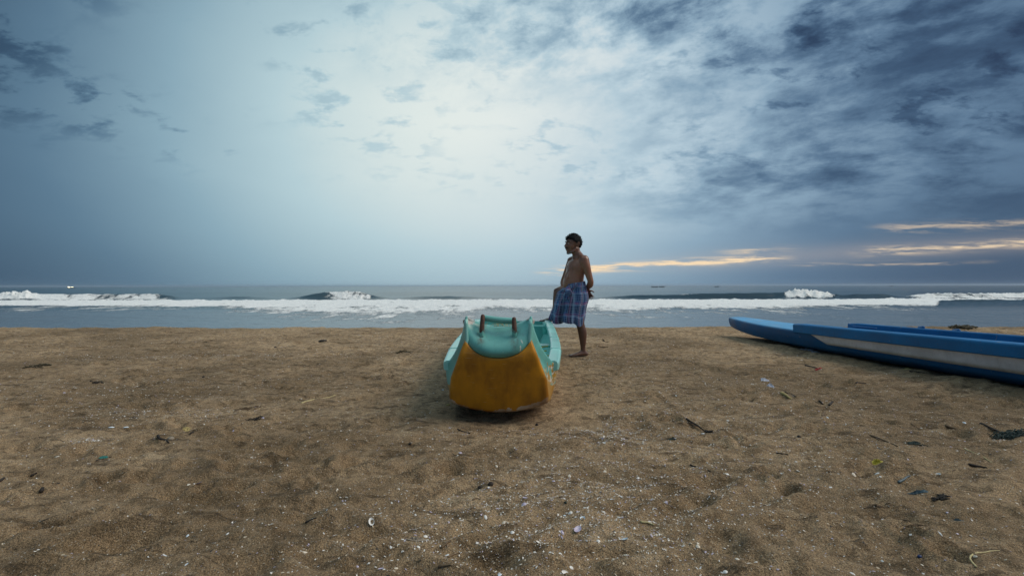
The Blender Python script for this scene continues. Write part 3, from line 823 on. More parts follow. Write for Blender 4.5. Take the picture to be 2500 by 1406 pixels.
# two stub rowlocks on the far gunwale
for s in (3.02, 3.42):
    Geo().tube([(-0.49, s - 0.05, 0.424), (-0.44, s + 0.04, 0.436)], [0.018, 0.018], 8).obj('rowlock', M_blue, bb_)
    Geo().ell((-0.50, s - 0.065, 0.424), (0.014, 0.012, 0.016), n=8, m=6).obj('rowlock_hole', M_dark, bb_)
def world_from(root, p): return root.matrix_basis @ Vector(p)
ow = tubeobj('pole', [(-0.36, 2.15, .37), (-0.30, 2.55, .375)], [.014, .012], M_blue, None)
ow.matrix_basis = bb_.matrix_basis.copy(); tag(ow, 'short blue pole resting inside the blue boat near its far side', 'pole')
g = Geo(); ring = [(-0.40 + 0.005 * math.sin(a * 2), 2.72 + 0.085 * math.cos(a), 0.335 + 0.06 * math.sin(a)) for a in np.linspace(0, math.pi, 14)]
rg = g.tube(ring, [0.008] * 14, 6).obj('hoop', M_blue_l); rg.matrix_basis = bb_.matrix_basis.copy(); tag(rg, 'small pale blue hoop against the inner side of the blue boat', 'hoop')

# ------------------------------------------------------------------ man
PXM = 0.00572
MX, MY = 0.955, 6.38
man = thing('person', 'bare chested man in a blue plaid wrap standing with one foot on the teal boat', 'person', (MX, MY, Hs(MX, MY) + 0.004))
def mp(px, py, y=0.0): # photograph measurement -> man-local metres
    k = (MY + y) / MY
    return (((px - 1250) / F * (MY + y)) - MX, y, CAMH - (py - 696) / F * (MY + y) - man.location.z)
B_ = Geo()
def limb(pts, rad, n=16, m=None, ref=None): B_.tube(pts, rad, n, m or len(pts) * 6, ref)
# --- near (standing) leg
hipN = (-0.045, -0.075, 0.90)
limb([hipN, (-0.040, -0.078, 0.70), (-0.018, -0.08, 0.50), (-0.008, -0.08, 0.43), (0.018, -0.08, 0.33), (0.026, -0.08, 0.20), (0.026, -0.08, 0.115), (0.030, -0.08, 0.07)],
     [(.088, .080), (.078, .070), (.061, .058), (.058, .054), (.060, .054), (.046, .041), (.033, .030), (.035, .032)], ref=(1, 0, 0))
def foot(ax, ay, az_, yaw, flat=0.0, length=0.245):
    c_, s_ = math.cos(yaw), math.sin(yaw)   # yaw 0 -> toes toward -x
    def L(u, v, w_): return (ax + (-u * c_ - v * s_), ay + (-u * s_ + v * c_), az_ + w_)
    limb([L(-.045, 0, .030), L(0, 0, .038), L(.07, 0, .032), L(.13, -.003, .024), L(.165, -.004, .018)], [(.028, .028), (.034, .036), (.037, .028), (.043, .020), (.042, .015)], ref=(s_, -c_, 0) if True else None)
    limb([L(-.02, 0, .05), L(.035, 0, .055), L(.09, 0, .032)], [(.03, .03), (.028, .026), (.03, .018)])
    for k_, (v, e, r_) in enumerate(((.030, .205, .0125), (.010, .208, .0095), (-.007, .200, .009), (-.022, .190, .0085), (-.036, .178, .008))):
        limb([L(.155, v, .016), L(e - 0.012, v, .015), L(e, v, .010)], [r_ * 1.05, r_, r_ * .9], 8, 6)
foot(0.035, -0.08, 0.0, R(14))
# --- far (raised) leg, foot on the boat's gunwale
hipF = (-0.075, 0.095, 0.90)
knee = mp(1357, 712, 0.16); knee = (knee[0] + 0.018, 0.16, knee[2] - 0.01)
FOOTY = 0.17; foz = 0.487 - 0.0
gz = 0.455
ank = mp(1350, 765, FOOTY)
limb([hipF, (-0.20, 0.125, 0.90), knee], [(.088, .085), (.072, .072), (.055, .055)])
limb([knee, (knee[0] - 0.012, knee[1], knee[2] - 0.10), (ank[0] + 0.035, FOOTY, ank[2] + 0.12), (ank[0] + 0.012, FOOTY, ank[2] + 0.01)], [(.054, .052), (.050, .050), (.040, .038), (.030, .028)])
soleZ = mp(1340, 784, FOOTY)[2]
foot(ank[0] + 0.020, FOOTY, soleZ, R(4))
limb([(ank[0] + 0.012, FOOTY, ank[2] + 0.01), (ank[0] + 0.022, FOOTY, soleZ + 0.04)], [(.030, .028), (.032, .03)])
# --- torso (turned a little toward the camera)
TW = R(24)
fwd = Vector((-math.cos(TW), -math.sin(TW), 0)); lat = Vector((math.sin(TW), -math.cos(TW), 0))  # lat: his left, toward the camera
def tors(x, z, a, b, y=0.0, sh=0.0): return ((x, y, z), (b, a))
levels = [ # centre x, centre y, z, half width (lateral), half depth
    (-0.065, 0.00, 0.84, .155, .110), (-0.075, 0.00, 0.93, .165, .130), (-0.094, 0.00, 1.00, .160, .142), (-0.090, 0.00, 1.06, .155, .134),
    (-0.074, 0.00, 1.13, .156, .122), (-0.062, 0.0, 1.20, .166, .116), (-0.048, 0.0, 1.27, .170, .110), (-0.040, 0.0, 1.325, .142, .088), (-0.042, 0.0, 1.36, .085, .066)]
limb([(x, y, z) for x, y, z, a, b in levels], [(a, b) for *_, a, b in levels], 28, 40, ref=tuple(lat))
def tp(f, l, z, cx=-0.055): # torso-frame point: forward, toward his left, height
    return (cx + fwd.x * f + lat.x * l, fwd.y * f + lat.y * l, z)
for sgn in (1, -1): # pectorals, shoulder blades, trapezius, collar
    B_.ell(tp(.030, sgn * .062, 1.225), (.084, .084, .085), n=18, m=14)
    B_.ell(tp(-.072, sgn * .080, 1.23), (.066, .066, .100), n=18, m=14)
    limb([tp(-.020, sgn * .025, 1.43, -0.060), tp(-.030, sgn * .085, 1.368), tp(-.012, sgn * .165, 1.335)], [(.044, .044), (.048, .048), (.052, .052)])
    B_.ell(tp(.0, sgn * .088, 1.0, -.075), (.055, .055, .085), n=16, m=12)
for sgn in (1, -1):
    limb([tp(.10, sgn * .035, 1.15, -.066), tp(.115, sgn * .038, 1.09, -.076)], [(.030, .030), (.032, .032)])
    B_.ell(tp(-.012, sgn * .168, 1.298), (.056, .054, .064), n=16, m=12)
B_.ell(tp(.044, 0, 0.985, -.078), (.105, .105, .095), n=22, m=16)     # belly
B_.ell(tp(-.055, .06, 0.87, -.06), (.085, .085, .095), n=18, m=14)    # seat
B_.ell(tp(-.055, -.06, 0.87, -.06), (.085, .085, .095), n=18, m=14)
# neck and head
headC = Vector((-0.100, -0.005, 1.546)); HY = R(22); HS = 1.15
limb([(-0.040, 0, 1.33), (-0.048, -.002, 1.40), (-0.066, -.004, 1.49)], [(.078, .070), (.062, .060), (.060, .060)])
HM = Matrix.Rotation(HY, 3, 'Z')   # head frame: -x is the face
def hp(x, y, z): v = HM @ Vector((x * HS, y * HS, z * HS)); return (headC.x + v.x, headC.y + v.y, headC.z + v.z)
B_.ell(hp(.012, 0, .028), tuple(HS * q_ for q_ in (.098, .076, .088)), HM, 26, 20)        # skull
B_.ell(hp(-.030, 0, -.010), tuple(HS * q_ for q_ in (.062, .062, .080)), HM, 22, 18)     # face
B_.ell(hp(-.040, 0, -.070), tuple(HS * q_ for q_ in (.047, .046, .042)), HM, 20, 14)     # jaw
B_.ell(hp(-.066, 0, -.098), tuple(HS * q_ for q_ in (.022, .024, .018)), HM, 14, 10)     # chin
for sgn in (1, -1):
    limb([hp(.012, sgn * .052, -.045), hp(-.018, sgn * .046, -.080), hp(-.058, sgn * .018, -.096)], [.018, .018, .016], 10)   # jaw line
    B_.ell(hp(-.060, sgn * .036, -.018), tuple(HS * q_ for q_ in (.020, .021, .018)), HM, 12, 8)     # cheekbone
    limb([hp(-.084, sgn * .010, .028), hp(-.082, sgn * .028, .033), hp(-.064, sgn * .048, .026)], [.0095, .010, .008], 8)        # brow
    g_ear = [hp(.018, sgn * .078, .018), hp(.028, sgn * .090, .026), hp(.034, sgn * .090, .006), hp(.026, sgn * .082, -.016), hp(.016, sgn * .078, -.024)]
    limb(g_ear, [.008, .0085, .009, .008, .007], 8)
    limb([hp(.010, sgn * .074, .010), hp(.022, sgn * .080, .002), hp(.014, sgn * .075, -.016)], [.009, .010, .007], 8)
limb([hp(-.086, 0, .026), hp(-.098, 0, .004), hp(-.111, 0, -.020)], [(.010, .010), (.011, .011), (.0135, .012)], 10)   # nose
for sgn in (1, -1): B_.ell(hp(-.100, sgn * .012, -.023), tuple(HS * q_ for q_ in (.011, .009, .008)), HM, 10, 8)
limb([hp(-.086, -.024, -.052), hp(-.097, 0, -.048), hp(-.086, .024, -.052)], [.006, .0085, .006], 8)
limb([hp(-.082, -.020, -.063), hp(-.093, 0, -.062), hp(-.082, .020, -.063)], [.006, .0085, .006], 8)
# --- near arm: elbow back, hand behind the hip
shN = Vector(tp(-.024, .168, 1.318)); elN = Vector((0.122, -0.150, 1.035)); wrN = Vector((0.100, 0.045, 0.915))
limb([tuple(shN + Vector((0, .01, .012))), tuple(shN.lerp(elN, .25)), tuple(shN.lerp(elN, .6)), tuple(elN)], [(.069, .067), (.062, .061), (.050, .049), (.041, .040)])
limb([tuple(elN), tuple(elN.lerp(wrN, .3) + Vector((.006, 0, -.012))), tuple(elN.lerp(wrN, .7)), tuple(wrN)], [(.042, .040), (.046, .042), (.036, .032), (.028, .023)])
def hand(wr, d, pn, sgn, curl=0.25, spread=1.0, n=8):
    """wr wrist, d direction of the fingers, pn palm normal (palm side), sgn side of the thumb"""
    d = Vector(d).normalized(); pn = Vector(pn); pn = (pn - d * pn.dot(d)).normalized(); s = d.cross(pn) * sgn
    W0 = Vector(wr)
    limb([tuple(W0), tuple(W0 + d * .035), tuple(W0 + d * .078)], [(.026, .018), (.037, .017), (.040, .013)], 12, 10, ref=tuple(s))
    for i, (o_, L, r_) in enumerate(((.028, .068, .0088), (.010, .076, .0092), (-.009, .071, .0088), (-.026, .055, .0080))):
        a0 = W0 + d * .078 + s * o_; sp = s * (o_ * 0.35 * spread)
        p1 = a0 + d * L * .42 + sp * .4; d1 = (d * math.cos(curl) + pn * math.sin(curl)); p2 = p1 + d1 * L * .32 + sp * .3
        d2 = (d * math.cos(curl * 2.2) + pn * math.sin(curl * 2.2)); p3 = p2 + d2 * L * .26
        limb([tuple(a0 - d * .02), tuple(a0), tuple(p1), tuple(p2), tuple(p3)], [r_, r_ * 1.05, r_, r_ * .9, r_ * .78], n, 12)
    t0 = W0 + d * .022 + s * .022; td = (d * .62 + s * .72 + pn * .25).normalized()
    limb([tuple(t0), tuple(t0 + td * .035), tuple(t0 + td * .058 + d * .006), tuple(t0 + td * .072 + d * .018)], [.014, .0125, .0105, .009], n, 12)
hand(tuple(wrN), (0.42, -0.30, -0.80), (0.5, 0.6, 0.3), 1, 0.22, 1.6)
# --- far arm: reaching to the raised knee
shF = Vector(tp(.0, -.158, 1.300)); elF = Vector((-0.215, 0.215, 1.045)); kn = Vector(knee)
wrF = kn + Vector((0.075, -0.005, 0.088))
limb([tuple(shF), tuple(shF.lerp(elF, .3)), tuple(shF.lerp(elF, .7)), tuple(elF)], [(.054, .052), (.048, .047), (.040, .039), (.036, .035)])
limb([tuple(elF), tuple(elF.lerp(wrF, .35)), tuple(elF.lerp(wrF, .75)), tuple(wrF)], [(.036, .035), (.038, .034), (.029, .027), (.024, .021)])
hand(tuple(wrF), (-0.88, 0.0, -0.30), (-.25, 0, -0.9), -1, 0.62, 1.0)
def skin_material():
    m_, t, bs = mat('skin')
    c = t.new('ShaderNodeTexCoord').outputs['Object']
    x, y, z = t.xyz(c)
    n = t.noise(c, 14, 5, 0.6)
    base = t.mix(n, (0.13, 0.058, 0.038), (0.25, 0.115, 0.072))
    # torso paler than weathered face, forearms and legs
    tor = t.mul(t.ss(z, 0.93, 1.0), t.ss(z, 1.28, 1.40, 1.0, 0.0))
    base = t.mix(t.mul(tor, 0.6), base, (0.38, 0.17, 0.10))
    base = t.mix(t.ss(z, 0.40, 0.60, 0.55, 0.0), base, (0.06, 0.032, 0.024))
    hair = t.mul(t.ss(t.noise(c, 130, 3, 0.7), 0.5, 0.62), t.mul(t.ss(z, 1.12, 1.18), t.ss(z, 1.30, 1.34, 1.0, 0.0)))
    base = t.mix(t.mul(hair, 0.45), base, (0.05, 0.04, 0.038))
    t.put(bs.inputs['Base Color'], base)
    t.put(bs.inputs['Roughness'], t.ss(n, .3, .7, .28, .44)); bs.inputs['Specular IOR Level'].default_value = 0.6
    bs.inputs['Subsurface Weight'].default_value = 0.05; bs.inputs['Subsurface Radius'].default_value = (0.01, 0.004, 0.002)
    t.put(bs.inputs['Normal'], t.bump(t.noise(c, 70, 5, 0.6), 0.25, 0.003))
    return m_
M_skin = skin_material()
body = B_.obj('body', M_skin, man)
rm = body.modifiers.new('r', 'REMESH'); rm.mode = 'VOXEL'; rm.voxel_size = 0.0052; rm.use_smooth_shade = True
smm = body.modifiers.new('s', 'SMOOTH'); smm.factor = 0.5; smm.iterations = 6
bake_mods(body); body.data.shade_smooth()
if not body.data.materials: body.data.materials.append(M_skin)
# hair, moustache, beard, eyes, brows
M_hair = simple('hair', (0.006, 0.008, 0.010), 0.75, 0.4, 80, 0.6, spec=0.2)
M_beard = simple('grey_beard', (0.20, 0.19, 0.19), 0.8, 0.5, 160, 0.5)
M_must = simple('moustache_hair', (0.045, 0.043, 0.045), 0.8, 0.5, 160, 0.5)
def hair_cap():
    V = []; m_, n = 26, 40
    idx = {}
    V = []; keep = {}
    for i in range(m_ + 1):
        ph = math.pi * i / m_
        for j in range(n):
            th = 2 * math.pi * j / n
            dx, dy, dz = math.sin(ph) * math.cos(th), math.sin(ph) * math.sin(th), math.cos(ph)
            rr = 1 + 0.045 * math.sin(dx * 23 + dz * 17) * math.sin(dy * 19 + dz * 11) + 0.03 * random.uniform(-1, 1)
            # fuller on top and forward
            q_ = Vector((0.012 + dx * .108 * rr - (0.004 if dx < 0 and dz > 0.3 else 0), dy * .082 * rr, 0.028 + dz * (.104 if dz > 0 else .092) * rr))
            lim = 0.064 if q_.x < -0.052 else (0.040 if q_.x < -0.02 else (0.012 if q_.x < 0.045 else -0.066))
            keep[(i, j)] = q_.z > lim
            V.append(hp(*q_))
    Fs = []
    for i in range(m_):
        for j in range(n):
            ks = [(i, j), (i, (j + 1) % n), (i + 1, (j + 1) % n), (i + 1, j)]
            if all(keep[k] for k in ks): Fs.append(tuple(a * n + b for a, b in ks)[::-1])
    o = mesh_obj('hair', V, Fs, M_hair, man)
    md = o.modifiers.new('t', 'SOLIDIFY'); md.thickness = 0.016; md.offset = -1; bake_mods(o)
    bm = bmesh.new(); bm.from_mesh(o.data); bmesh.ops.delete(bm, geom=[v for v in bm.verts if not v.link_faces], context='VERTS'); bm.to_mesh(o.data); bm.free()
    return o
hair_cap()
g = Geo()
for k_ in range(330):        # short tufts that roughen the outline
    ph = random.uniform(0, 1.55); th = random.uniform(0, 2 * math.pi)
    d = Vector((math.sin(ph) * math.cos(th), math.sin(ph) * math.sin(th), math.cos(ph)))
    p0 = (0.012 + d.x * .106, d.y * .084, .03 + d.z * .099)
    if p0[0] < -0.06 and p0[2] < 0.07: continue
    p1 = (p0[0] + d.x * .014 - .006 + random.uniform(-.006, .006), p0[1] + d.y * .014, p0[2] + d.z * .016)
    g.tube([hp(*p0), hp(*p1)], [.0035, .0015], 4)
g.obj('hair_tuft', M_hair, man)
g = Geo(); g.tube([hp(-.082, -.030, -.046), hp(-.101, -.008, -.038), hp(-.103, 0, -.037), hp(-.101, .008, -.038), hp(-.082, .030, -.046)], [.005, .0075, .007, .0075, .005], 8, 14); g.obj('moustache', M_must, man)
g = Geo()
g.ell(hp(-.064, 0, -.101), (.026, .029, .019), HM, 16, 12)
for sgn in (1, -1):
    g.tube([hp(-.018, sgn * .048, -.082), hp(-.044, sgn * .034, -.092), hp(-.066, sgn * .012, -.101)], [.008, .014, .016], 8, 16)
g.obj('beard', M_beard, man)
M_eye = simple('eye_white', (0.55, 0.52, 0.50), 0.25, 0.05); M_iris = simple('iris', (0.02, 0.012, 0.01), 0.2)
for sgn in (1, -1):
    e = Geo().ell(hp(-.080, sgn * .030, .010), (.0095, .0125, .0070), HM, 10, 8).obj('eye', M_eye, man)
    Geo().ell(hp(-.0875, sgn * .030, .010), (.003, .005, .005), HM, 8, 6).obj('iris', M_iris, e)
    Geo().tube([hp(-.092, sgn * .012, .034), hp(-.090, sgn * .030, .040), hp(-.072, sgn * .050, .034)], [.004, .0055, .003], 6, 10).obj('eyebrow', M_hair, man)
# --- plaid wrap
def plaid():
    m_, t, bs = mat('plaid_cloth')
    uv = t.new('ShaderNodeUVMap', uv_map='UVMap').outputs[0]
    c = t.new('ShaderNodeTexCoord').outputs['Object']
    u, v, _ = t.xyz(uv)
    def lines(a, per, off, wid):
        f = t.m('FRACT', t.add(t.div(a, per), off)); return t.ss(t.m('ABSOLUTE', t.sub(f, 0.5)), wid, wid * 1.6, 1.0, 0.0)
    base = t.mix(lines(u, .115, .2, .22), (0.008, 0.020, 0.100), (0.016, 0.060, 0.25))
    base = t.mix(t.mul(lines(v, .125, .5, .22), 0.6), base, (0.012, 0.016, 0.07))
    lu = t.m('MAXIMUM', lines(u, .0185, 0, .085), t.mul(lines(u, .115, .5, .05), 1.0))
    lv = t.m('MAXIMUM', lines(v, .0185, 0, .085), t.mul(lines(v, .125, .1, .05), 1.0))
    base = t.mix(t.mul(lu, .46), base, (0.30, 0.48, 0.70)); base = t.mix(t.mul(lv, .46), base, (0.33, 0.50, 0.68))
    pk = t.m('MAXIMUM', t.mul(lines(v, .125, .0, .085), t.ss(t.noise(uv, 14, 3), .40, .60)), t.mul(lines(u, .115, .72, .05), 0.55))
    base = t.mix(t.mul(pk, .50), base, (0.34, 0.11, 0.24))
    t.put(bs.inputs['Base Color'], base); bs.inputs['Roughness'].default_value = 0.9; bs.inputs['Specular IOR Level'].default_value = 0.2
    bs.inputs['Sheen Weight'].default_value = 0.15
    t.put(bs.inputs['Normal'], t.bump(t.noise(c, 45, 5, 0.6), 0.35, 0.006))
    return m_
M_plaid = plaid()
# outline rows: photograph row, left column, right column, depth half, far shift
rowsL0 = [(689, 1383, 1427, .140, .00), (697, 1379, 1429, .150, .00), (703, 1372, 1431, .160, .01), (710, 1363, 1433, .172, .02), (718, 1361, 1435, .185, .03), (730, 1357, 1436, .20, .035),
         (742, 1354, 1432, .20, .035), (752, 1352, 1429, .195, .035), (765, 1347, 1427, .19, .035), (777, 1344, 1426, .185, .03), (784, 1344, 1425, .18, .03)]
rowsL = [(a, b, c, d + .045, e) for a, b, c, d, e in rowsL0]
NR, NTh = 60, 150
rl = catmull(rowsL, NR)
V = []; UV = []
for i, (py, l, r, dpt, fy) in enumerate(rl):
    f = i / (NR - 1)
    zc = CAMH - (py - 696) / F * MY - man.location.z
    xl = (l - 1250) / F * MY - MX; xr = (r - 1250) / F * MY - MX
    cx_, a = (xl + xr) / 2, (xr - xl) / 2
    for j in range(NTh):
        th = 2 * math.pi * j / NTh
        c_, s_ = math.cos(th), math.sin(th)
        e = 0.80
        x_ = cx_ + a * math.copysign(abs(c_) ** e, c_); y_ = fy + dpt * math.copysign(abs(s_) ** e, s_)
        # left end of the section belongs to the raised far leg
        if c_ < 0: y_ += 0.10 * (-c_) ** 1.5 * min(1, f * 3)
        # folds fan out below the knot, which sits front-left on the camera side (th about 235 deg)
        d0 = (th - R(236) + math.pi) % (2 * math.pi) - math.pi
        fan = math.exp(-(d0 / 0.75) ** 2)
        fold = 0.026 * fan * math.sin(d0 * (17 - 7 * f) + 1.2 + f * 1.5) * (0.35 + f)
        fold += -0.075 * math.exp(-((d0 - 0.02 - 0.10 * f) / 0.13) ** 2) * (0.3 + 0.8 * f)
        fold += -0.040 * math.exp(-((d0 + 0.50 + 0.10 * f) / 0.10) ** 2) * (0.2 + 0.9 * f) - 0.030 * math.exp(-((d0 - 0.55) / 0.09) ** 2) * f
        fold += 0.034 * math.exp(-((d0 + 0.20 + 0.05 * f) / 0.12) ** 2) * (0.3 + 0.8 * f)
        fold += (0.012 * math.sin(th * 9 + f * 3) + 0.006 * math.sin(th * 17 - f * 5)) * (0.2 + f)
        fold += 0.006 * math.sin(f * 14 + th * 3) * math.sin(th + 0.6) ** 2 * (1 - f)
        nx, ny = c_ / max(a, .05), s_ / max(dpt, .05); nl = math.hypot(nx, ny); nx /= nl; ny /= nl
        hem = 0.0
        if f > 0.5:
            hem = -(f - 0.5) * 2 * (0.038 * max(0, -s_) * max(0, c_ + 0.55) - 0.03 * max(0, s_) + 0.016 * math.sin(th * 5) + 0.010 * math.sin(th * 11))
        tilt = (0.022 * c_ * (1 - f) ** 2)          # waist rides higher at the back
        V.append((x_ + nx * fold, y_ + ny * fold, zc + hem + tilt))
        UV.append((th * 0.200 + 0.05 * f * math.sin(th), -f * 0.55 + 0.0))
Fs = grid_faces(NR, NTh, 0, True)
lun = mesh_obj('wrap_cloth', V, [tuple(reversed(f)) for f in Fs], M_plaid, man, uv=UV)
lun['label'] = 'knee length blue plaid wrap knotted at the waist'
md = lun.modifiers.new('t', 'SOLIDIFY'); md.thickness = 0.005; md.offset = 0; bake_mods(lun)
kx, ky, kz = mp(1388, 705, -0.19); ky -= 0.02
def uvtube(g, name):
    o = g.obj(name, M_plaid, man); ul = o.data.uv_layers.new(name='UVMap')
    for lp in o.data.loops:
        co = o.data.vertices[lp.vertex_index].co; ul.data[lp.index].uv = (co.x * 1.0 + co.y, co.z)
    return o
g = Geo()
g.ell((kx, ky + .03, kz + .010), (.040, .026, .028), n=14, m=10)
for k_ in range(6):
    a = -0.9 + k_ * 0.35
    g.tube([(kx - .01, ky + 0.02, kz + .005), (kx + .05 * math.sin(a), ky + 0.004, kz - .045), (kx + .10 * math.sin(a) - .02, ky + .02, kz - .14)], [(.016), (.015), (.006)], 8, 10)
for k_ in range(3):
    g.tube([(kx, ky + .03, kz + .01 + k_ * .012), (kx + .08, ky + .02, kz + .035 + k_ * .012), (kx + .17, ky + .045, kz + .055 + k_ * .012)], [.012, .011, .008], 8, 12)
    g.tube([(kx, ky + .03, kz + .005), (kx - .045, ky + .09, kz + .00 - k_ * .016), (kx - .085, ky + .20, kz - .012 - k_ * .02)], [.014, .012, .008], 8, 12)
kn_o = uvtube(g, 'waist_knot')

# ------------------------------------------------------------------ far boats
M_farhull = simple('far_boat_hull', (0.030, 0.045, 0.060), 0.7)
M_farman = simple('far_person_clothes', (0.035, 0.04, 0.05), 0.8)
def far_boat(px, wy, length, people, label, flip=1):
    x = (px - 1250) / F * wy
    root = thing('fishing_boat', label, 'fishing boat', (x, wy, SEA - 0.15), 0.0, 'fishing boats near the horizon')
    P = []; ns = 14
    for i in range(ns + 1):
        f = i / ns; s = (f - .5) * length; sheer = 0.55 + 0.75 * (abs(f - .5) * 2) ** 3 * (1.0 if (f - .5) * flip > 0 else 0.45)
        wd = 0.75 * (1 - (abs(f - .5) * 2) ** 3) + 0.03
        for (u, z) in ((1, sheer), (.9, sheer * .5), (.5, .0), (0, -.1), (-.5, .0), (-.9, sheer * .5), (-1, sheer)): P.append((s, u * wd, z + 0.15))
    h = mesh_obj('hull', P, [tuple(reversed(f)) for f in grid_faces(ns + 1, 7)], M_farhull, root)
    md = h.modifiers.new('t', 'SOLIDIFY'); md.thickness = 0.06; bake_mods(h)
    Geo().box((length * .1, 0, .62), (.3, 1.3, .06)).obj('thwart', M_farhull, root, False)
    for k_, (fx, st) in enumerate(people):
        g = Geo(); hh = 1.15 if st else 0.78; bz = 0.30
        lean = random.uniform(-.15, .15)
        g.tube([(fx * length, 0, bz), (fx * length + lean * .4, 0, bz + hh * .5), (fx * length + lean, 0, bz + hh)], [(.17, .15), (.19, .15), (.16, .12)], 8, 6)
        g.ell((fx * length + lean, 0, bz + hh + .24), (.11, .10, .14), n=8, m=6)
        for sg in (-1, 1):
            g.tube([(fx * length + lean, sg * .16, bz + hh - .02), (fx * length + lean + .2 * flip, sg * .2, bz + hh - .3), (fx * length + lean + .35 * flip, sg * .1, bz + hh - .4)], [.06, .05, .04], 6)
        p_ = g.obj('person', M_farman); p_.location = root.location
        where = ('at the bow end', 'second from the bow', 'in the middle', 'near the stern', 'at the stern end')
        tag(p_, 'dark figure ' + ('standing' if st else 'sitting') + ' ' + where[min(k_, 4)] + ' of the ' + label, 'person')
    return root
far_boat(1598, 400, 5.6, [(-.42, 0), (-.22, 1), (.02, 0), (.22, 0)], 'leftmost dark fishing boat')
far_boat(1616, 420, 5.2, [(-.38, 0), (-.12, 1), (.08, 1), (.26, 0)], 'crowded dark fishing boat')
far_boat(1750, 450, 4.6, [(-.30, 0), (.18, 1)], 'lone dark fishing boat right of two')
far_boat(2176, 640, 5.0, [(.05, 0)], 'tiny farthest fishing boat at the right')
# lit vessel on the left
lv = thing('fishing_boat', 'distant fishing vessel with bright yellow deck lights at the left horizon', 'fishing boat', ((174 - 1250) / F * 520, 520, SEA - .1), 0, None)
P = []
for i in range(11):
    f = i / 10; s = (f - .5) * 9; sheer = .55 + .4 * (abs(f - .5) * 2) ** 3; wd = 1.1 * (1 - (abs(f - .5) * 2) ** 4) + .05
    for (u, z) in ((1, sheer), (.8, .2), (0, -.1), (-.8, .2), (-1, sheer)): P.append((s, u * wd, z))
h = mesh_obj('hull', P, [tuple(reversed(f)) for f in grid_faces(11, 5)], M_farhull, lv)
md = h.modifiers.new('t', 'SOLIDIFY'); md.thickness = 0.08; bake_mods(h)
m_l, t_l, b_l = mat('deck_lamp'); b_l.inputs['Emission Color'].default_value = (1, .86, .5, 1); b_l.inputs['Emission Strength'].default_value = 5; b_l.inputs['Base Color'].default_value = (.8, .7, .5, 1)
for (x_, w_) in ((-2.6, 2.2), (-0.3 + .3, .5), (2.0, .8)): Geo().box((x_, -0.2, 1.15), (w_, .25, .42)).obj('deck_light', m_l, lv, False)
Geo().tube([(-2.6, 0, .5), (-2.6, 0, 1.6)], [.05, .04], 6).obj('mast', M_farhull, lv)

# ------------------------------------------------------------------ shells
def shell_mesh(kind, seed):
    rnd = random.Random(seed); V = []; Fs = []
    nr_, nc_ = 4, 9
    for i in range(nr_ + 1):
        f = i / nr_
        for j in range(nc_):
            th = 2 * math.pi * j / nc_
            if kind == 'cockle':   # round fan, beak at -y
                rx, ry = 0.5, 0.46; hgt = 0.26
            elif kind == 'clam': rx, ry, hgt = 0.5, 0.33, 0.17
            elif kind == 'razor': rx, ry, hgt = 0.5, 0.17, 0.12
            else: rx, ry, hgt = 0.5, 0.36 * (1 + .3 * math.sin(th * 3 + seed)), 0.10
            rr = f * (1 + (0.05 * math.cos(th * 9) if kind == 'cockle' and i == nr_ else 0))
            x = rx * rr * math.cos(th); y = ry * rr * math.sin(th)
            if kind == 'cockle' and math.sin(th) < 0: x *= 1 + 0.35 * math.sin(th) * f
            z = hgt * (1 - f ** 2.2) + rnd.uniform(-.008, .008)
            V.append((x, y, z))
    Fs = [tuple(reversed(q)) for q in grid_faces(nr_ + 1, nc_, 0, True)][nc_:]
    c0 = len(V); V.append((0, 0, V[0][2])); Fs += [(c0, nc_ + j, nc_ + (j + 1) % nc_) for j in range(nc_)]
    bm = bmesh.new(); vs = [bm.verts.new(v) for v in V]
    for q in Fs:
        try: bm.faces.new([vs[i] for i in q])
        except ValueError: pass
    bmesh.ops.delete(bm, geom=[v for v in bm.verts if not v.link_faces], context='VERTS')
    me = bpy.data.meshes.new('shell_' + kind); bm.to_mesh(me); bm.free(); me.shade_smooth()
    return me
def shell_mat(name, a, b):
    m_, t, bs = mat(name); c = t.new('ShaderNodeTexCoord').outputs['Object']
    x, y, z = t.xyz(c); r2 = t.m('SQRT', t.add(t.mul(x, x), t.mul(y, y)))
    rg_ = t.m('SINE', t.mul(r2, 60)); n = t.noise(c, 5, 3)
    t.put(bs.inputs['Base Color'], t.mix(t.ss(t.add(n, t.mul(rg_, .12)), .35, .65), a, b)); bs.inputs['Roughness'].default_value = .4
    return m_
SM = {'white': shell_mat('white_shell', (.70, .69, .66), (.84, .83, .80)), 'cream': shell_mat('cream_shell', (.58, .50, .38), (.76, .70, .60)),
      'mauve': shell_mat('mauve_shell', (.34, .28, .42), (.66, .62, .72)), 'blue': shell_mat('bluish_white_shell', (.48, .58, .66), (.74, .80, .84)),
      'brown': shell_mat('brown_shell', (.22, .14, .09), (.42, .30, .20))}
SHM = {}
for kind in ('cockle', 'clam', 'razor', 'chip'):
    for cn_, m_ in SM.items():
        me = shell_mesh(kind, hash(kind) % 7 if False else len(SHM)); me.materials.append(m_); SHM[(kind, cn_)] = me
def ground_at(px, py):
    """sand position seen at a photograph point"""
    d = CAMH * F / max(py - 695, 1)
    for _ in range(6):
        x = (px - 1250) / F * d; d = (CAMH - Hs(x, d)) * F / max(py - 695, 1)
    return (px - 1250) / F * d, d
def slope_rot(x, y, extra=0.35):
    e = .02; gx = (Hs(x + e, y) - Hs(x - e, y)) / (2 * e); gy = (Hs(x, y + e) - Hs(x, y - e)) / (2 * e)
    n = Vector((-gx + random.gauss(0, extra * .5), -gy + random.gauss(0, extra * .5), 1)).normalized()
    q = n.to_track_quat('Z', 'Y') @ Matrix.Rotation(random.uniform(0, 2 * math.pi), 3, 'Z').to_quaternion()
    return q
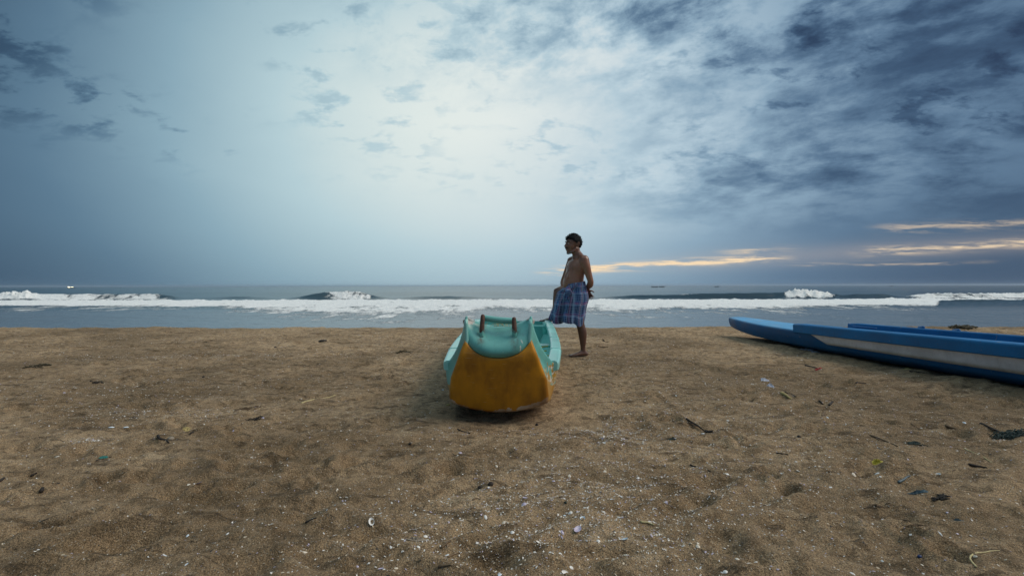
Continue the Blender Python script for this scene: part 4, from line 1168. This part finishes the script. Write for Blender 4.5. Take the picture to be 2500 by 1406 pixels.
def place_shell(kind, col, x, y, size, label, group=None, flip=False, ang=None):
    o = bpy.data.objects.new('seashell', SHM[(kind, col)]); COL.objects.link(o)
    o.rotation_mode = 'QUATERNION'; q = slope_rot(x, y)
    if ang is not None: q = Matrix.Rotation(ang, 3, 'Z').to_quaternion()
    if flip: q = q @ Matrix.Rotation(math.pi, 3, 'X').to_quaternion()
    o.rotation_quaternion = q; o.scale = (size, size, size)
    o.location = (x, y, Hs(x, y) + (size * .17 if flip else -size * .02))
    tag(o, label, 'seashell', group); return o
big = [ # px, py, width px, kind, colour, flip, label
    (905, 1304, 21, 'clam', 'white', 1, 'pale oval clam shell lying open side up, alone below and left of the teal boat'),
    (1410, 1299, 24, 'clam', 'mauve', 1, 'large mauve and white clam shell opened up in the shell scatter below the boat'),
    (1524, 1339, 19, 'clam', 'blue', 1, 'tilted bluish white clam shell near the bottom, right of the shell scatter'),
    (1513, 1241, 18, 'razor', 'white', 0, 'slender pale pointed shell at the right of the dense shell patch'),
    (1279, 1229, 15, 'cockle', 'mauve', 0, 'mauve shell pair, lower one, left of the dense shell patch'),
    (1281, 1215, 14, 'cockle', 'mauve', 1, 'mauve shell standing behind another mauve shell left of the shell patch'),
    (1393, 1251, 13, 'cockle', 'white', 0, 'round white cockle at the top of a trio of cockles'),
    (1404, 1262, 9, 'cockle', 'white', 0, 'small round white cockle at the lower right of a trio'),
    (1422, 1265, 14, 'cockle', 'blue', 1, 'greenish blue shell just right of a trio of white cockles'),
    (1379, 1400, 20, 'clam', 'white', 1, 'curved white clam half at the very bottom edge right of centre'),
    (1218, 1401, 15, 'chip', 'blue', 0, 'square pale blue shell fragment at the very bottom edge below the boat'),
    (1250, 1298, 11, 'cockle', 'white', 0, 'round white cockle between the mauve pair and the bottom edge'),
    (1717, 1065, 13, 'clam', 'white', 0, 'bright white oval shell just below the black twig'),
    (1772, 1396, 15, 'cockle', 'white', 0, 'plump white shell at the bottom edge right of the shell scatter'),
    (1801, 1365, 18, 'clam', 'cream', 0, 'cream clam shell near the bottom right of the shell scatter'),
    (444, 1251, 13, 'clam', 'white', 0, 'white oval shell lying alone in the left foreground'),
    (483, 1185, 15, 'clam', 'mauve', 1, 'mauve shell lying alone on the left sand'),
    (452, 1376, 9, 'clam', 'blue', 1, 'small bluish shell at the lower left edge'),
    (398, 1354, 15, 'razor', 'blue', 0, 'pale narrow shell in the lower left foreground'),
    (455, 1306, 12, 'clam', 'blue', 0, 'bluish white shell fourth up from the bottom on the left'),
    (553, 1300, 12, 'clam', 'white', 0, 'grey white shell on bare sand left of the boat foreground'),
    (742, 1346, 20, 'razor', 'cream', 0, 'thin cream razor shell slanting in the lower left centre'),
    (788, 1299, 10, 'razor', 'white', 0, 'short white sliver of shell left of the lone oval clam'),
    (928, 1388, 15, 'clam', 'mauve', 1, 'open mauve shell at the bottom just left of centre'),
    (1038, 1308, 12, 'cockle', 'white', 0, 'white cockle touching the weathered wood piece'),
    (1020, 1333, 12, 'clam', 'white', 0, 'white shell just below the weathered wood piece'),
    (1044, 1253, 9, 'chip', 'cream', 0, 'cream triangular shell chip beside a dark hollow'),
    (1089, 1354, 14, 'razor', 'blue', 0, 'bluish upright shell sliver right of the weathered wood'),
    (1230, 1265, 13, 'clam', 'cream', 0, 'pale cream oval shell left of the trio of cockles'),
    (640, 1018, 9, 'clam', 'mauve', 0, 'small mauve shell upper left of the straw stick'),
    (2085, 1151, 15, 'clam', 'cream', 0, 'cream shell right below the yellow scrap'),
    (2142, 1152, 13, 'clam', 'white', 0, 'white shell directly beneath the yellow scrap'),
    (2072, 1164, 12, 'clam', 'cream', 0, 'cream shell with dark twig, lower left of the yellow scrap'),
    (2292, 1159, 12, 'cockle', 'white', 1, 'round pale shell ring alone on the right sand'),
    (2355, 1034, 8, 'cockle', 'blue', 0, 'bluish white cockle under the blue boat, on open sand'),
    (2297, 1318, 14, 'razor', 'white', 0, 'white shell sliver below the tangled blue plastic'),
    (2382, 1367, 13, 'clam', 'cream', 0, 'cream shell beside the long curved straw in the right corner'),
    (2083, 1401, 15, 'clam', 'white', 0, 'white shell at the bottom edge toward the right corner'),
    (1846, 1373, 12, 'clam', 'white', 0, 'small white oval shell alone above the bottom edge at right'),
    (1957, 878, 8, 'clam', 'white', 0, 'white shell on the sand just in front of the blue boat'),
    (270, 1045, 14, 'clam', 'blue', 0, 'pale blue shell above the teal plastic scrap, the nearer of two'),
    (306, 1039, 12, 'clam', 'blue', 0, 'pale blue shell above the teal plastic scrap, the farther of two'),
    (137, 1110, 14, 'razor', 'cream', 0, 'flat cream shell far left, level with the teal scrap'),
    (79, 1188, 9, 'cockle', 'white', 0, 'small white cockle left of the black stick'),
]
n_ind = 0
for (px, py, wpx, kind, col, fl, lab) in big:
    x, y = ground_at(px, py); place_shell(kind, col, x, y, wpx * y / F, lab, None, bool(fl)); n_ind += 1
def on_boat(x, y):
    if -0.62 < x < 0.62 and 3.12 < y < 6.8: return True
    u = x - (4.30 + 0.15 * (8.7 - y))
    return abs(u) < 0.60 and y < 8.9
clusters = [ # px, py centre -> sigma x, y in metres, weight
    (1520, 1200, .42, .20, 3.2), (1330, 1250, .32, .20, 2.0), (1560, 1050, .45, .30, 3.0), (1650, 960, .8, .6, 3.0), (1400, 1330, .40, .16, 2.5),
    (1130, 1040, .5, .3, 1.2), (1000, 1300, .4, .2, 1.0), (480, 868, 1.3, .16, 2.6), (330, 940, 1.3, .35, 2.0), (260, 1000, .8, .5, 1.3), (400, 1010, .35, .10, 1.2), (210, 1082, .06, .05, .5),
    (2200, 1060, 1.0, .5, 1.3), (1520, 870, .9, .8, 1.6), (1900, 1150, .6, .4, 1.0), (1120, 850, .9, .8, 1.0), (600, 830, 2.6, 1.2, 1.5), (1480, 1065, .12, .12, 1.0), (1520, 1120, .9, .5, 3.0)]
cw = np.array([c[4] for c in clusters]); cw /= cw.sum()
def sample_pos():
    while True:
        if random.random() < 0.80:
            c = clusters[rng.choice(len(clusters), p=cw)]; d = CAMH * F / (c[1] - 695)
            x = (c[0] - 1250) / F * d + random.gauss(0, c[2]); y = d + random.gauss(0, c[3])
        else:
            y = 1.2 + 8.6 * random.random() ** 1.3; x = random.uniform(-1.3, 1.3) * y
        if 0.9 < y < 10.2 and abs(x) < 1.5 * y and not on_boat(x, y): return x, y
cols_ = ['white'] * 5 + ['cream'] * 4 + ['mauve'] * 4 + ['blue'] + ['brown']
lab_small = {'white': 'small white seashell scattered on the brown sand', 'cream': 'small cream seashell scattered on the brown sand', 'mauve': 'small mauve seashell scattered on the brown sand',
             'blue': 'small bluish seashell scattered on the brown sand', 'brown': 'small brown seashell scattered on the brown sand'}
while n_ind < 300:
    x, y = sample_pos()
    if y > 4.2: continue
    col = random.choice(cols_); s_ = random.choice([.010, .012, .013, .015, .018, .021])
    place_shell(random.choice(['cockle', 'clam', 'clam', 'razor', 'chip']), col, x, y, s_, lab_small[col], 'small ' + col + ' seashells scattered on the sand', random.random() < .3); n_ind += 1
# shell hash: thousands of crumbs as one thing nobody could count
def crumbs(name, N, smin, smax, mats, seed, uniform=0.35):
    r_ = np.random.default_rng(seed)
    xs, ys_ = [], []
    for _ in range(N):
        if r_.random() < uniform:
            while True:
                y = 1.1 + 9.0 * r_.random() ** 1.2; x = r_.uniform(-1.35, 1.35) * y
                if not on_boat(x, y): break
        else: x, y = sample_pos()
        xs.append(x); ys_.append(y)
    xs = np.array(xs); ys_ = np.array(ys_); zs_ = sandH(xs, ys_)
    sz = (smin + (smax - smin) * r_.random(N) ** 2.4) * (0.70 + 0.11 * ys_)
    base = np.array([(-.5, -.3, 0), (.5, -.25, .05), (.45, .3, 0), (-.4, .32, .05), (0, 0, .22)])
    an = r_.random(N) * 2 * math.pi; asp = r_.uniform(.45, 1, N); tlx = r_.normal(0, .35, N); tly = r_.normal(0, .35, N)
    bx = base[None, :, 0] * sz[:, None]; by = base[None, :, 1] * (sz * asp)[:, None]; bz = base[None, :, 2] * sz[:, None]
    bz = bz + bx * tlx[:, None] + by * tly[:, None]
    VX = bx * np.cos(an)[:, None] - by * np.sin(an)[:, None] + xs[:, None]
    VY = bx * np.sin(an)[:, None] + by * np.cos(an)[:, None] + ys_[:, None]
    VZ = bz + zs_[:, None] + 0.001
    Vn = np.stack([VX, VY, VZ], -1).reshape(-1, 3)
    tri = np.array([(0, 1, 4), (1, 2, 4), (2, 3, 4), (3, 0, 4)])
    Fn = (tri[None] + (np.arange(N) * 5)[:, None, None]).reshape(-1)
    me = bpy.data.meshes.new(name); me.vertices.add(N * 5); me.vertices.foreach_set('co', Vn.reshape(-1).astype(np.float32))
    me.loops.add(N * 12); me.loops.foreach_set('vertex_index', Fn.astype(np.int32))
    me.polygons.add(N * 4); me.polygons.foreach_set('loop_start', (np.arange(N * 4) * 3).astype(np.int32))
    mi = np.repeat(r_.choice(len(mats), N, p=np.array([m_[1] for m_ in mats]) / sum(m_[1] for m_ in mats)), 4)
    for m_ in mats: me.materials.append(m_[0])
    me.polygons.foreach_set('material_index', mi.astype(np.int32))
    me.update(calc_edges=True); me.validate()
    o = bpy.data.objects.new(name, me); COL.objects.link(o); o['kind'] = 'stuff'; return o
def flatm(name, c, r_=.5):
    m_, t, bs = mat(name); bs.inputs['Base Color'].default_value = (*c, 1); bs.inputs['Roughness'].default_value = r_; return m_
CW, CC, CM, CB, CD = flatm('crumb_white', (.72, .70, .66)), flatm('crumb_cream', (.55, .47, .35)), flatm('crumb_mauve', (.45, .40, .50)), flatm('crumb_brown', (.20, .14, .09)), flatm('crumb_dark', (.045, .035, .028))
sh = crumbs('shell_fragments', 42000, .0028, .0125, [(CW, 6), (CC, 4), (CM, 2), (CB, 1)], 3)
tag(sh, 'countless tiny shell fragments strewn across the whole beach', 'shell fragments')
db = crumbs('dark_debris', 3500, .003, .015, [(CD, 3), (CB, 2)], 5, 0.8)
tag(db, 'countless dark crumbs of wood and weed strewn across the sand', 'debris')

# ------------------------------------------------------------------ litter and driftwood
M_bk = simple('black_wood', (0.030, 0.024, 0.020), .85, .5, 60, .6)
M_bn = simple('brown_wood', (0.16, 0.11, 0.065), .85, .4, 40, .6)
M_gy = simple('grey_wood', (0.26, 0.22, 0.17), .85, .4, 40, .7)
M_tealp = simple('teal_plastic', (0.015, 0.17, 0.15), .5, .2, 20)
M_redp = simple('red_plastic', (0.50, 0.03, 0.02), .45, .3, 20)
M_yelp = simple('yellow_plastic', (0.36, 0.30, 0.02), .5, .2, 20)
M_navy = simple('navy_plastic', (0.02, 0.045, 0.14), .4, .2, 20)
M_clear = simple('cloudy_plastic', (0.55, 0.56, 0.64), .2, .15, 40)
M_bluep = simple('pale_blue_plastic', (0.085, 0.13, 0.15), .5, .35, 40)
M_net = simple('dark_net', (0.022, 0.040, 0.036), .8, .5, 60)
M_leaf = simple('dry_leaf', (0.36, 0.29, 0.12), .7, .3, 40)
M_green = simple('green_plastic', (0.10, 0.38, 0.05), .5, .3, 30)
M_weed = simple('seaweed', (0.055, 0.045, 0.022), .8, .5, 50)
def stick(px0, py0, px1, py1, rpx, m_, label, name='stick', bend=.06, cat=None, fork=0, group=None):
    x0, y0 = ground_at(px0, py0); x1, y1 = ground_at(px1, py1); r_ = rpx * (y0 + y1) / 2 / F
    L = math.hypot(x1 - x0, y1 - y0); cx_, cy_ = (x0 + x1) / 2, (y0 + y1) / 2; k_ = 7; pts = []
    ph = random.uniform(0, 6)
    for i in range(k_):
        f = i / (k_ - 1); off = bend * L * math.sin(math.pi * f) + .02 * L * math.sin(f * 9 + ph)
        nx, ny = -(y1 - y0) / (L + 1e-9), (x1 - x0) / (L + 1e-9)
        x = x0 + (x1 - x0) * f + nx * off; y = y0 + (y1 - y0) * f + ny * off
        pts.append((x - cx_, y - cy_, .75 * (Hs(x0, y0) * (1 - f) + Hs(x1, y1) * f) + .25 * Hs(x, y) + r_ * .6))
    g = Geo(); g.tube(pts, [r_ * (1 - .5 * i / (k_ - 1)) * random.uniform(.85, 1.15) for i in range(k_)], 6, 12)
    for q in range(fork):
        i = random.randint(2, 5); p = pts[i]; a = random.uniform(0, 6.28); l_ = L * random.uniform(.18, .35)
        g.tube([p, (p[0] + l_ * math.cos(a), p[1] + l_ * math.sin(a) * .7, p[2] + l_ * .12)], [r_ * .7, r_ * .3], 5)
    o = g.obj(name, m_); o.location = (cx_, cy_, 0); tag(o, label, cat or name.replace('_', ' '), group); return o
def scrap(px, py, wpx, hpx, m_, label, name='plastic_scrap', cat='plastic scrap', crump=.3, ang=0.0, up=.35, seed=1, hole=0.0):
    """crumpled sheet with torn outline and thickness"""
    x0, y0 = ground_at(px, py); s = y0 / F; wd = wpx * s; dp = hpx * s * (y0 / CAMH) * .75; dp = min(dp, wd * 1.2)
    rnd = random.Random(seed); n = 14; V = []
    ox = rnd.uniform(0, 99)
    for j in range(n + 1):
        for i in range(n + 1):
            u, v = i / n * 2 - 1, j / n * 2 - 1
            rr = 1 + .35 * float(gnoise(np.array([math.atan2(v, u) * 1.3 + ox]), np.array([ox]))[0])
            m2 = max(abs(u), abs(v)); l2 = math.hypot(u, v) + 1e-6; k2 = m2 / l2 * rr
            xx, yy = u * k2 * wd / 2, v * k2 * dp / 2
            X_, Y_ = x0 + xx * math.cos(ang) - yy * math.sin(ang), y0 + xx * math.sin(ang) + yy * math.cos(ang)
            zz_ = abs(float(fbm(np.array([u * 1.6 + ox]), np.array([v * 1.6 - ox]), 3)[0])) * wd * up * 1.6 + crump * wd * .05 * rnd.random()
            V.append((X_ - x0, Y_ - y0, Hs(X_, Y_) + .002 + zz_ * (1.15 - m2)))
    o = mesh_obj(name, V, grid_faces(n + 1, n + 1), m_, None, smooth=False); o.location = (x0, y0, 0)
    md = o.modifiers.new('t', 'SOLIDIFY'); md.thickness = .0015; bake_mods(o); tag(o, label, cat); return o
def tangle(px, py, wpx, dpx, m_, label, name, cat, k_=18, rpx=1.1, seed=3, high=.3):
    rnd = random.Random(seed); x0, y0 = ground_at(px, py); s = y0 / F; g = Geo(); wd = wpx * s / 2; dp = min(dpx * s * y0 / CAMH / 2, wd * 1.1)
    for q in range(k_):
        a = rnd.uniform(0, 6.28); r0 = rnd.uniform(0, .8); cx_, cy_ = wd * r0 * math.cos(a), dp * r0 * math.sin(a); L = wd * rnd.uniform(.25, .7); b = rnd.gauss(0, .5) + (math.pi if rnd.random() < .5 else 0)
        pts = []
        for i in range(5):
            f = i / 4 - .5; xx = cx_ + L * f * math.cos(b) + L * .12 * rnd.uniform(-1, 1); yy = cy_ + L * f * math.sin(b) * .8 + L * .12 * rnd.uniform(-1, 1)
            pts.append((xx, yy, Hs(x0 + xx, y0 + yy) + rpx * s * .7 + high * wd * rnd.random() * .35 * (1 - abs(f))))
        g.tube(pts, [rpx * s * rnd.uniform(.5, 1.2) for _ in pts], 5, 9)
    o = g.obj(name, m_); o.location = (x0, y0, 0); tag(o, label, cat); return o
# left side
stick(97, 1188, 132, 1171, 5.5, M_bk, 'thick short black stick in the left foreground', 'stick', 0)
stick(74, 1163, 86, 1152, 3, M_bk, 'small black wood chip just above the thick black stick', 'wood_chip', 0)
stick(-4, 1172, 8, 1164, 4, M_bk, 'black wood chip cut by the left edge of the photo', 'wood_chip', 0)
scrap(250, 1113, 18, 7, M_tealp, 'teal plastic scrap on the left sand', seed=4, ang=.5)
stick(234, 1123, 270, 1112, 2, M_bk, 'thin dark twig beneath the teal plastic scrap', 'twig', .02)
stick(462, 1056, 520, 1040, 2.2, M_bk, 'forked black twig right of the yellow leaf on the left', 'twig', .02, fork=3)
stick(470, 1052, 590, 1026, 1.0, M_bn, 'long thin straw extending right from the forked black twig', 'straw', .01)
scrap(454, 1048, 15, 6, M_leaf, 'yellowish leaf at the left end of the forked black twig', 'leaf', 'leaf', seed=6)
stick(382, 1075, 412, 1076, 3, M_bk, 'dark stick half buried between two pale pebbles', 'stick', 0)
x, y = ground_at(415, 1070)
o = Geo().ell((0, 0, .004), (.022, .017, .013), n=12, m=8).obj('pebble', M_gy); o.location = (x, y, Hs(x, y)); tag(o, 'smooth grey pebble at the right end of a half buried stick', 'pebble')
stick(735, 981, 818, 962, 1.8, M_straw, 'pale straw lying at an angle left of the teal boat', 'straw', .01)
tangle(95, 888, 60, 9, M_weed, 'matted dark weed far left near the shoreline', 'seaweed', 'seaweed', 22, 1.0, 5)
tangle(232, 928, 40, 5, M_bk, 'thin dark weed lying left below the shell line', 'seaweed', 'seaweed', 9, 1.2, 6)
tangle(600, 995, 84, 10, M_bn, 'loose brown twigs in a hollow left of the teal boat', 'twigs', 'twigs', 16, .9, 7)
tangle(625, 1022, 60, 8, M_bk, 'dark twigs just below the loose brown twigs', 'twigs', 'twigs', 12, 1.1, 8)
x, y = ground_at(271, 874)
def rock(px, py, wpx, hpx, m_, label, seed=1, name='stone', cat='stone'):
    x, y = ground_at(px, py); s = y / F; rnd = random.Random(seed); g = Geo(); g.ell((0, 0, 0), (wpx * s / 2, wpx * s * .4, hpx * s / 2), n=12, m=9)
    g.V = [(a * (1 + .14 * rnd.uniform(-1, 1)), b * (1 + .14 * rnd.uniform(-1, 1)), c * (1 + .12 * rnd.uniform(-1, 1))) for a, b, c in g.V]
    o = g.obj(name, m_); o.location = (x, y, Hs(x, y) + hpx * s * .22); o.rotation_euler = (0, 0, rnd.uniform(0, 3)); tag(o, label, cat); return o
rock(272, 875, 20, 7, M_bk, 'dark lump on the shell line at the far left', 2)
rock(496, 918, 6, 5, M_bk, 'tiny black stone left of the loose twigs', 3)
rock(788, 830, 20, 5, M_bk, 'flat black stone near the water left of the boat', 4)
rock(672, 845, 8, 5, M_bk, 'small black stone between the left shell line and the teal boat', 5)
rock(1000, 1086, 9, 6, M_bk, 'small black stone below and left of the teal boat', 6)
rock(1197, 1182, 15, 11, M_bk, 'black lump with white crust below the teal boat', 7)
rock(1170, 1189, 11, 7, M_bk, 'smaller dark lump just left of the crusted black lump', 8)
rock(1310, 1037, 10, 8, M_bk, 'dark stone at the edge of the shadow under the orange panel', 9)
rock(1093, 987, 10, 6, M_leaf, 'yellowish pebble beside the lower left corner of the orange panel', 10, 'pebble', 'pebble')
tangle(980, 858, 54, 6, M_weed, 'dark weed on the sand left of the teal boat', 'seaweed', 'seaweed', 12, 1.0, 9)
tangle(1475, 830, 22, 4, M_weed, 'small dark weed right of the man, near the water', 'seaweed', 'seaweed', 8, .9, 10)
tangle(1475, 846, 30, 6, M_bn, 'brown weed on the sand right of the man', 'seaweed', 'seaweed', 8, .9, 11)
# weathered wood with a shell, foreground centre
scrap(1014, 1318, 46, 17, M_gy, 'weathered split wood piece in the centre foreground', 'driftwood', 'driftwood', .6, .2, .30, 31)
stick(1078, 1331, 1098, 1320, 4, M_bn, 'short brown bark chip right of the weathered wood', 'wood_chip', 0)
stick(1070, 1386, 1100, 1380, 4, M_bn, 'dark twig at the bottom just right of the open mauve shell', 'twig', .05)
stick(1093, 1360, 1128, 1348, 2.4, M_bn, 'curved brown root in the centre foreground', 'twig', .1)
stick(1154, 1219, 1172, 1218, 2.2, M_bn, 'short curved root above the shell scatter', 'twig', .22)
stick(1146, 1056, 1165, 1035, 1.4, M_bk, 'curled dark root in the sand in front of the teal boat', 'root', .5)
stick(746, 1274, 770, 1278, 3, M_bk, 'dark bark chip on the sand left of the lone oval clam', 'wood_chip', 0)
# right of centre
stick(1677, 1031, 1732, 1041, 2.6, M_bk, 'black forked twig on the sand right of the teal boat', 'twig', .03, fork=3)
stick(1724, 1040, 1740, 1054, 3.0, M_bk, 'blackened shard at the right tip of the forked twig', 'wood_chip', .03)
tangle(1640, 1070, 24, 7, M_net, 'small dark green net wisp below the black twig', 'net_scrap', 'net scrap', 10, .9, 12)
stick(1684, 1135, 1736, 1151, 2.0, M_bk, 'thin dark twig in the middle of the right foreground', 'twig', .04)
stick(1566, 1277, 1596, 1281, 2.8, M_straw, 'short pale reed below the dense shell patch', 'reed', .1)
stick(1555, 968, 1578, 967, 1.8, M_bn, 'small brown twig right of the boat on clean sand', 'twig', .02)
rock(1380, 1228, 8, 6, M_net, 'dark green pebble at the left edge of the dense shell patch', 11, 'pebble', 'pebble')
# litter by the blue boat
stick(1966, 892, 1995, 901, 2.2, M_bk, 'thin black twig tied to the red plastic scrap', 'twig', .02)
scrap(1998, 900, 15, 6, M_redp, 'bright red plastic scrap on the sand in front of the blue boat', seed=8)
scrap(1868, 932, 18, 12, M_clear, 'crumpled clear plastic film on the sand left of the blue boat', 'plastic_film', 'plastic film', .6, -.5, .5, 9)
scrap(1882, 942, 16, 12, M_clear, 'balled clear plastic piece at the lower right of the crumpled film', 'plastic_film', 'plastic film', .6, -.8, .7, 10)
stick(1909, 961, 1930, 972, 4.5, M_leaf, 'yellow brown husk with dark stalk lying right of the plastic film', 'husk', .0)
stick(1918, 956, 1945, 967, 2.0, M_bn, 'brown reed behind the yellow brown husk', 'reed', .0)
stick(2026, 990, 2034, 982, 3.2, M_bk, 'short upright black chip right of the husk', 'wood_chip', 0)
stick(2001, 982, 2010, 987, 2.4, M_bk, 'small black chip left of the upright black chip', 'wood_chip', 0)
stick(2010, 1010, 2050, 998, 1.5, M_bn, 'thin brown twig below the two black chips', 'twig', .02)
tangle(1982, 856, 64, 10, M_clear, 'pale plastic twine tangled under the edge of the blue boat', 'twine', 'twine', 16, 1.1, 13)
tangle(1985, 853, 26, 4, M_green, 'green plastic fibres among the pale twine under the blue boat', 'fibres', 'plastic fibres', 12, 1.1, 14)
scrap(2215, 907, 16, 4, M_leaf, 'dry leaf in the shade of the blue boat', 'leaf', 'leaf', seed=12)
stick(2222, 905, 2258, 907, 1.8, M_bk, 'dark stick beside the dry leaf near the blue boat', 'stick', .02)
stick(2090, 932, 2115, 935, 2.0, M_bk, 'black twig on open sand in front of the white panel', 'twig', .05)
# right side
scrap(2143, 1133, 20, 14, M_yelp, 'yellow fibrous plastic scrap on the right sand', seed=14, ang=-.6, up=.5)
tangle(2240, 1083, 48, 14, M_net, 'dark net piece right of centre behind the yellow scrap', 'net_scrap', 'net scrap', 26, 1.1, 15)
tangle(2470, 1066, 90, 26, M_net, 'large dark green net heap at the right edge', 'net_scrap', 'net scrap', 60, 1.3, 16, .6)
stick(2395, 1042, 2450, 1060, 3.0, M_bk, 'dark branch leading into the green net heap', 'branch', .05, fork=2)
scrap(2240, 1205, 36, 7, M_bluep, 'torn blue plastic strip in the right foreground', seed=17, ang=-.35)
tangle(2300, 1215, 50, 14, M_bk, 'black weed tangle beside the torn blue plastic strip', 'seaweed', 'seaweed', 30, 1.6, 17)
stick(2197, 1184, 2223, 1173, 3.0, M_bluep, 'short pale lilac plastic rod above the torn blue strip', 'plastic_rod', 0)
scrap(2325, 1267, 44, 9, M_bluep, 'crumpled pale plastic bag strip near the right corner', 'plastic_bag', 'plastic bag', .6, -.5, .45, 18)
tangle(2140, 1235, 90, 6, M_bn, 'long brown root line crossing the right foreground', 'root', 'root', 10, 1.5, 19)
tangle(2230, 1285, 80, 10, M_bn, 'brown roots below the torn blue plastic strip', 'root', 'root', 14, 1.6, 20)
stick(2355, 1108, 2425, 1128, 1.6, M_straw, 'pale straw on the sand below the net heap', 'straw', .05)
stick(2370, 1138, 2410, 1143, 3.0, M_bk, 'black stick below the pale straw at right', 'stick', .04)
stick(2380, 1388, 2448, 1348, 2.2, M_straw, 'long curved straw in the bottom right corner', 'straw', .12)
rock(2247, 1361, 11, 8, M_navy, 'navy blue bottle cap in the right foreground', 12, 'bottle_cap', 'bottle cap')
stick(2225, 1032, 2247, 1050, 1.2, M_bn, 'thin slanted twig behind the dark net piece', 'twig', .02)
stick(2312, 1048, 2348, 1052, 3.4, M_bn, 'thick brown twig right behind the dark net piece', 'twig', .04)
stick(2128, 1064, 2190, 1090, 2.6, M_bn, 'crooked brown root above and left of the dark net piece', 'root', .05)
stick(1898, 1107, 1924, 1110, 2.4, M_bk, 'small dark stick left of the yellow scrap on open sand', 'stick', 0)
rock(1951, 1067, 10, 7, M_bk, 'black pebble left of the crooked brown root', 13, 'pebble', 'pebble')
# weed and rubbish pile on the berm behind the blue boat
tangle(2352, 801, 74, 5, M_weed, 'heap of dark seaweed on the berm behind the blue boat', 'seaweed', 'seaweed', 40, 1.5, 21, .6)
scrap(2347, 797, 10, 4, M_clear, 'white scrap on top of the seaweed heap behind the blue boat', seed=22)
# anonymous twigs and weed wisps
for i in range(48):
    y = 1.5 + 8.3 * random.random() ** 1.1; x = random.uniform(-1.15, 1.15) * y
    if on_boat(x, y): continue
    r_ = random.uniform(.0010, .0024) * (0.6 + y * .12); L = random.uniform(.03, .09) * (0.6 + y * .12); a = random.gauss(0, .5)
    pts = [(L * f * math.cos(a), L * f * math.sin(a) + L * .1 * math.sin(f * 5 + i), Hs(x + L * f * math.cos(a), y + L * f * math.sin(a)) + r_) for f in (-.5, -.2, .1, .35, .5)]
    g = Geo().tube(pts, [r_, r_ * 1.3, r_, r_ * .9, r_ * .5], 5)
    o = g.obj('twig', random.choice([M_bk, M_bn, M_bk])); o.location = (x, y, 0)
    tag(o, 'tiny loose twig scattered on the beach sand', 'twig', 'tiny twigs scattered on the sand')

# ------------------------------------------------------------------ sea air
me = bpy.data.meshes.new('haze'); bmh = bmesh.new(); bmesh.ops.create_cube(bmh, size=1.0)
bmesh.ops.scale(bmh, vec=(64000, 64000, 9.0), verts=bmh.verts); bmesh.ops.translate(bmh, vec=(0, 0, -0.3), verts=bmh.verts); bmh.to_mesh(me); bmh.free()
hz_o = bpy.data.objects.new('haze', me); COL.objects.link(hz_o); hz_o['kind'] = 'stuff'
m_, t, bs = mat('sea_air'); t.n.remove(bs)
pv = t.new('ShaderNodeVolumePrincipled'); pv.inputs['Color'].default_value = (0.70, 0.84, 1.0, 1); pv.inputs['Density'].default_value = 0.00035; pv.inputs['Anisotropy'].default_value = 0.2
t.l.new(pv.outputs[0], t.n['Material Output'].inputs['Volume']); me.materials.append(m_)
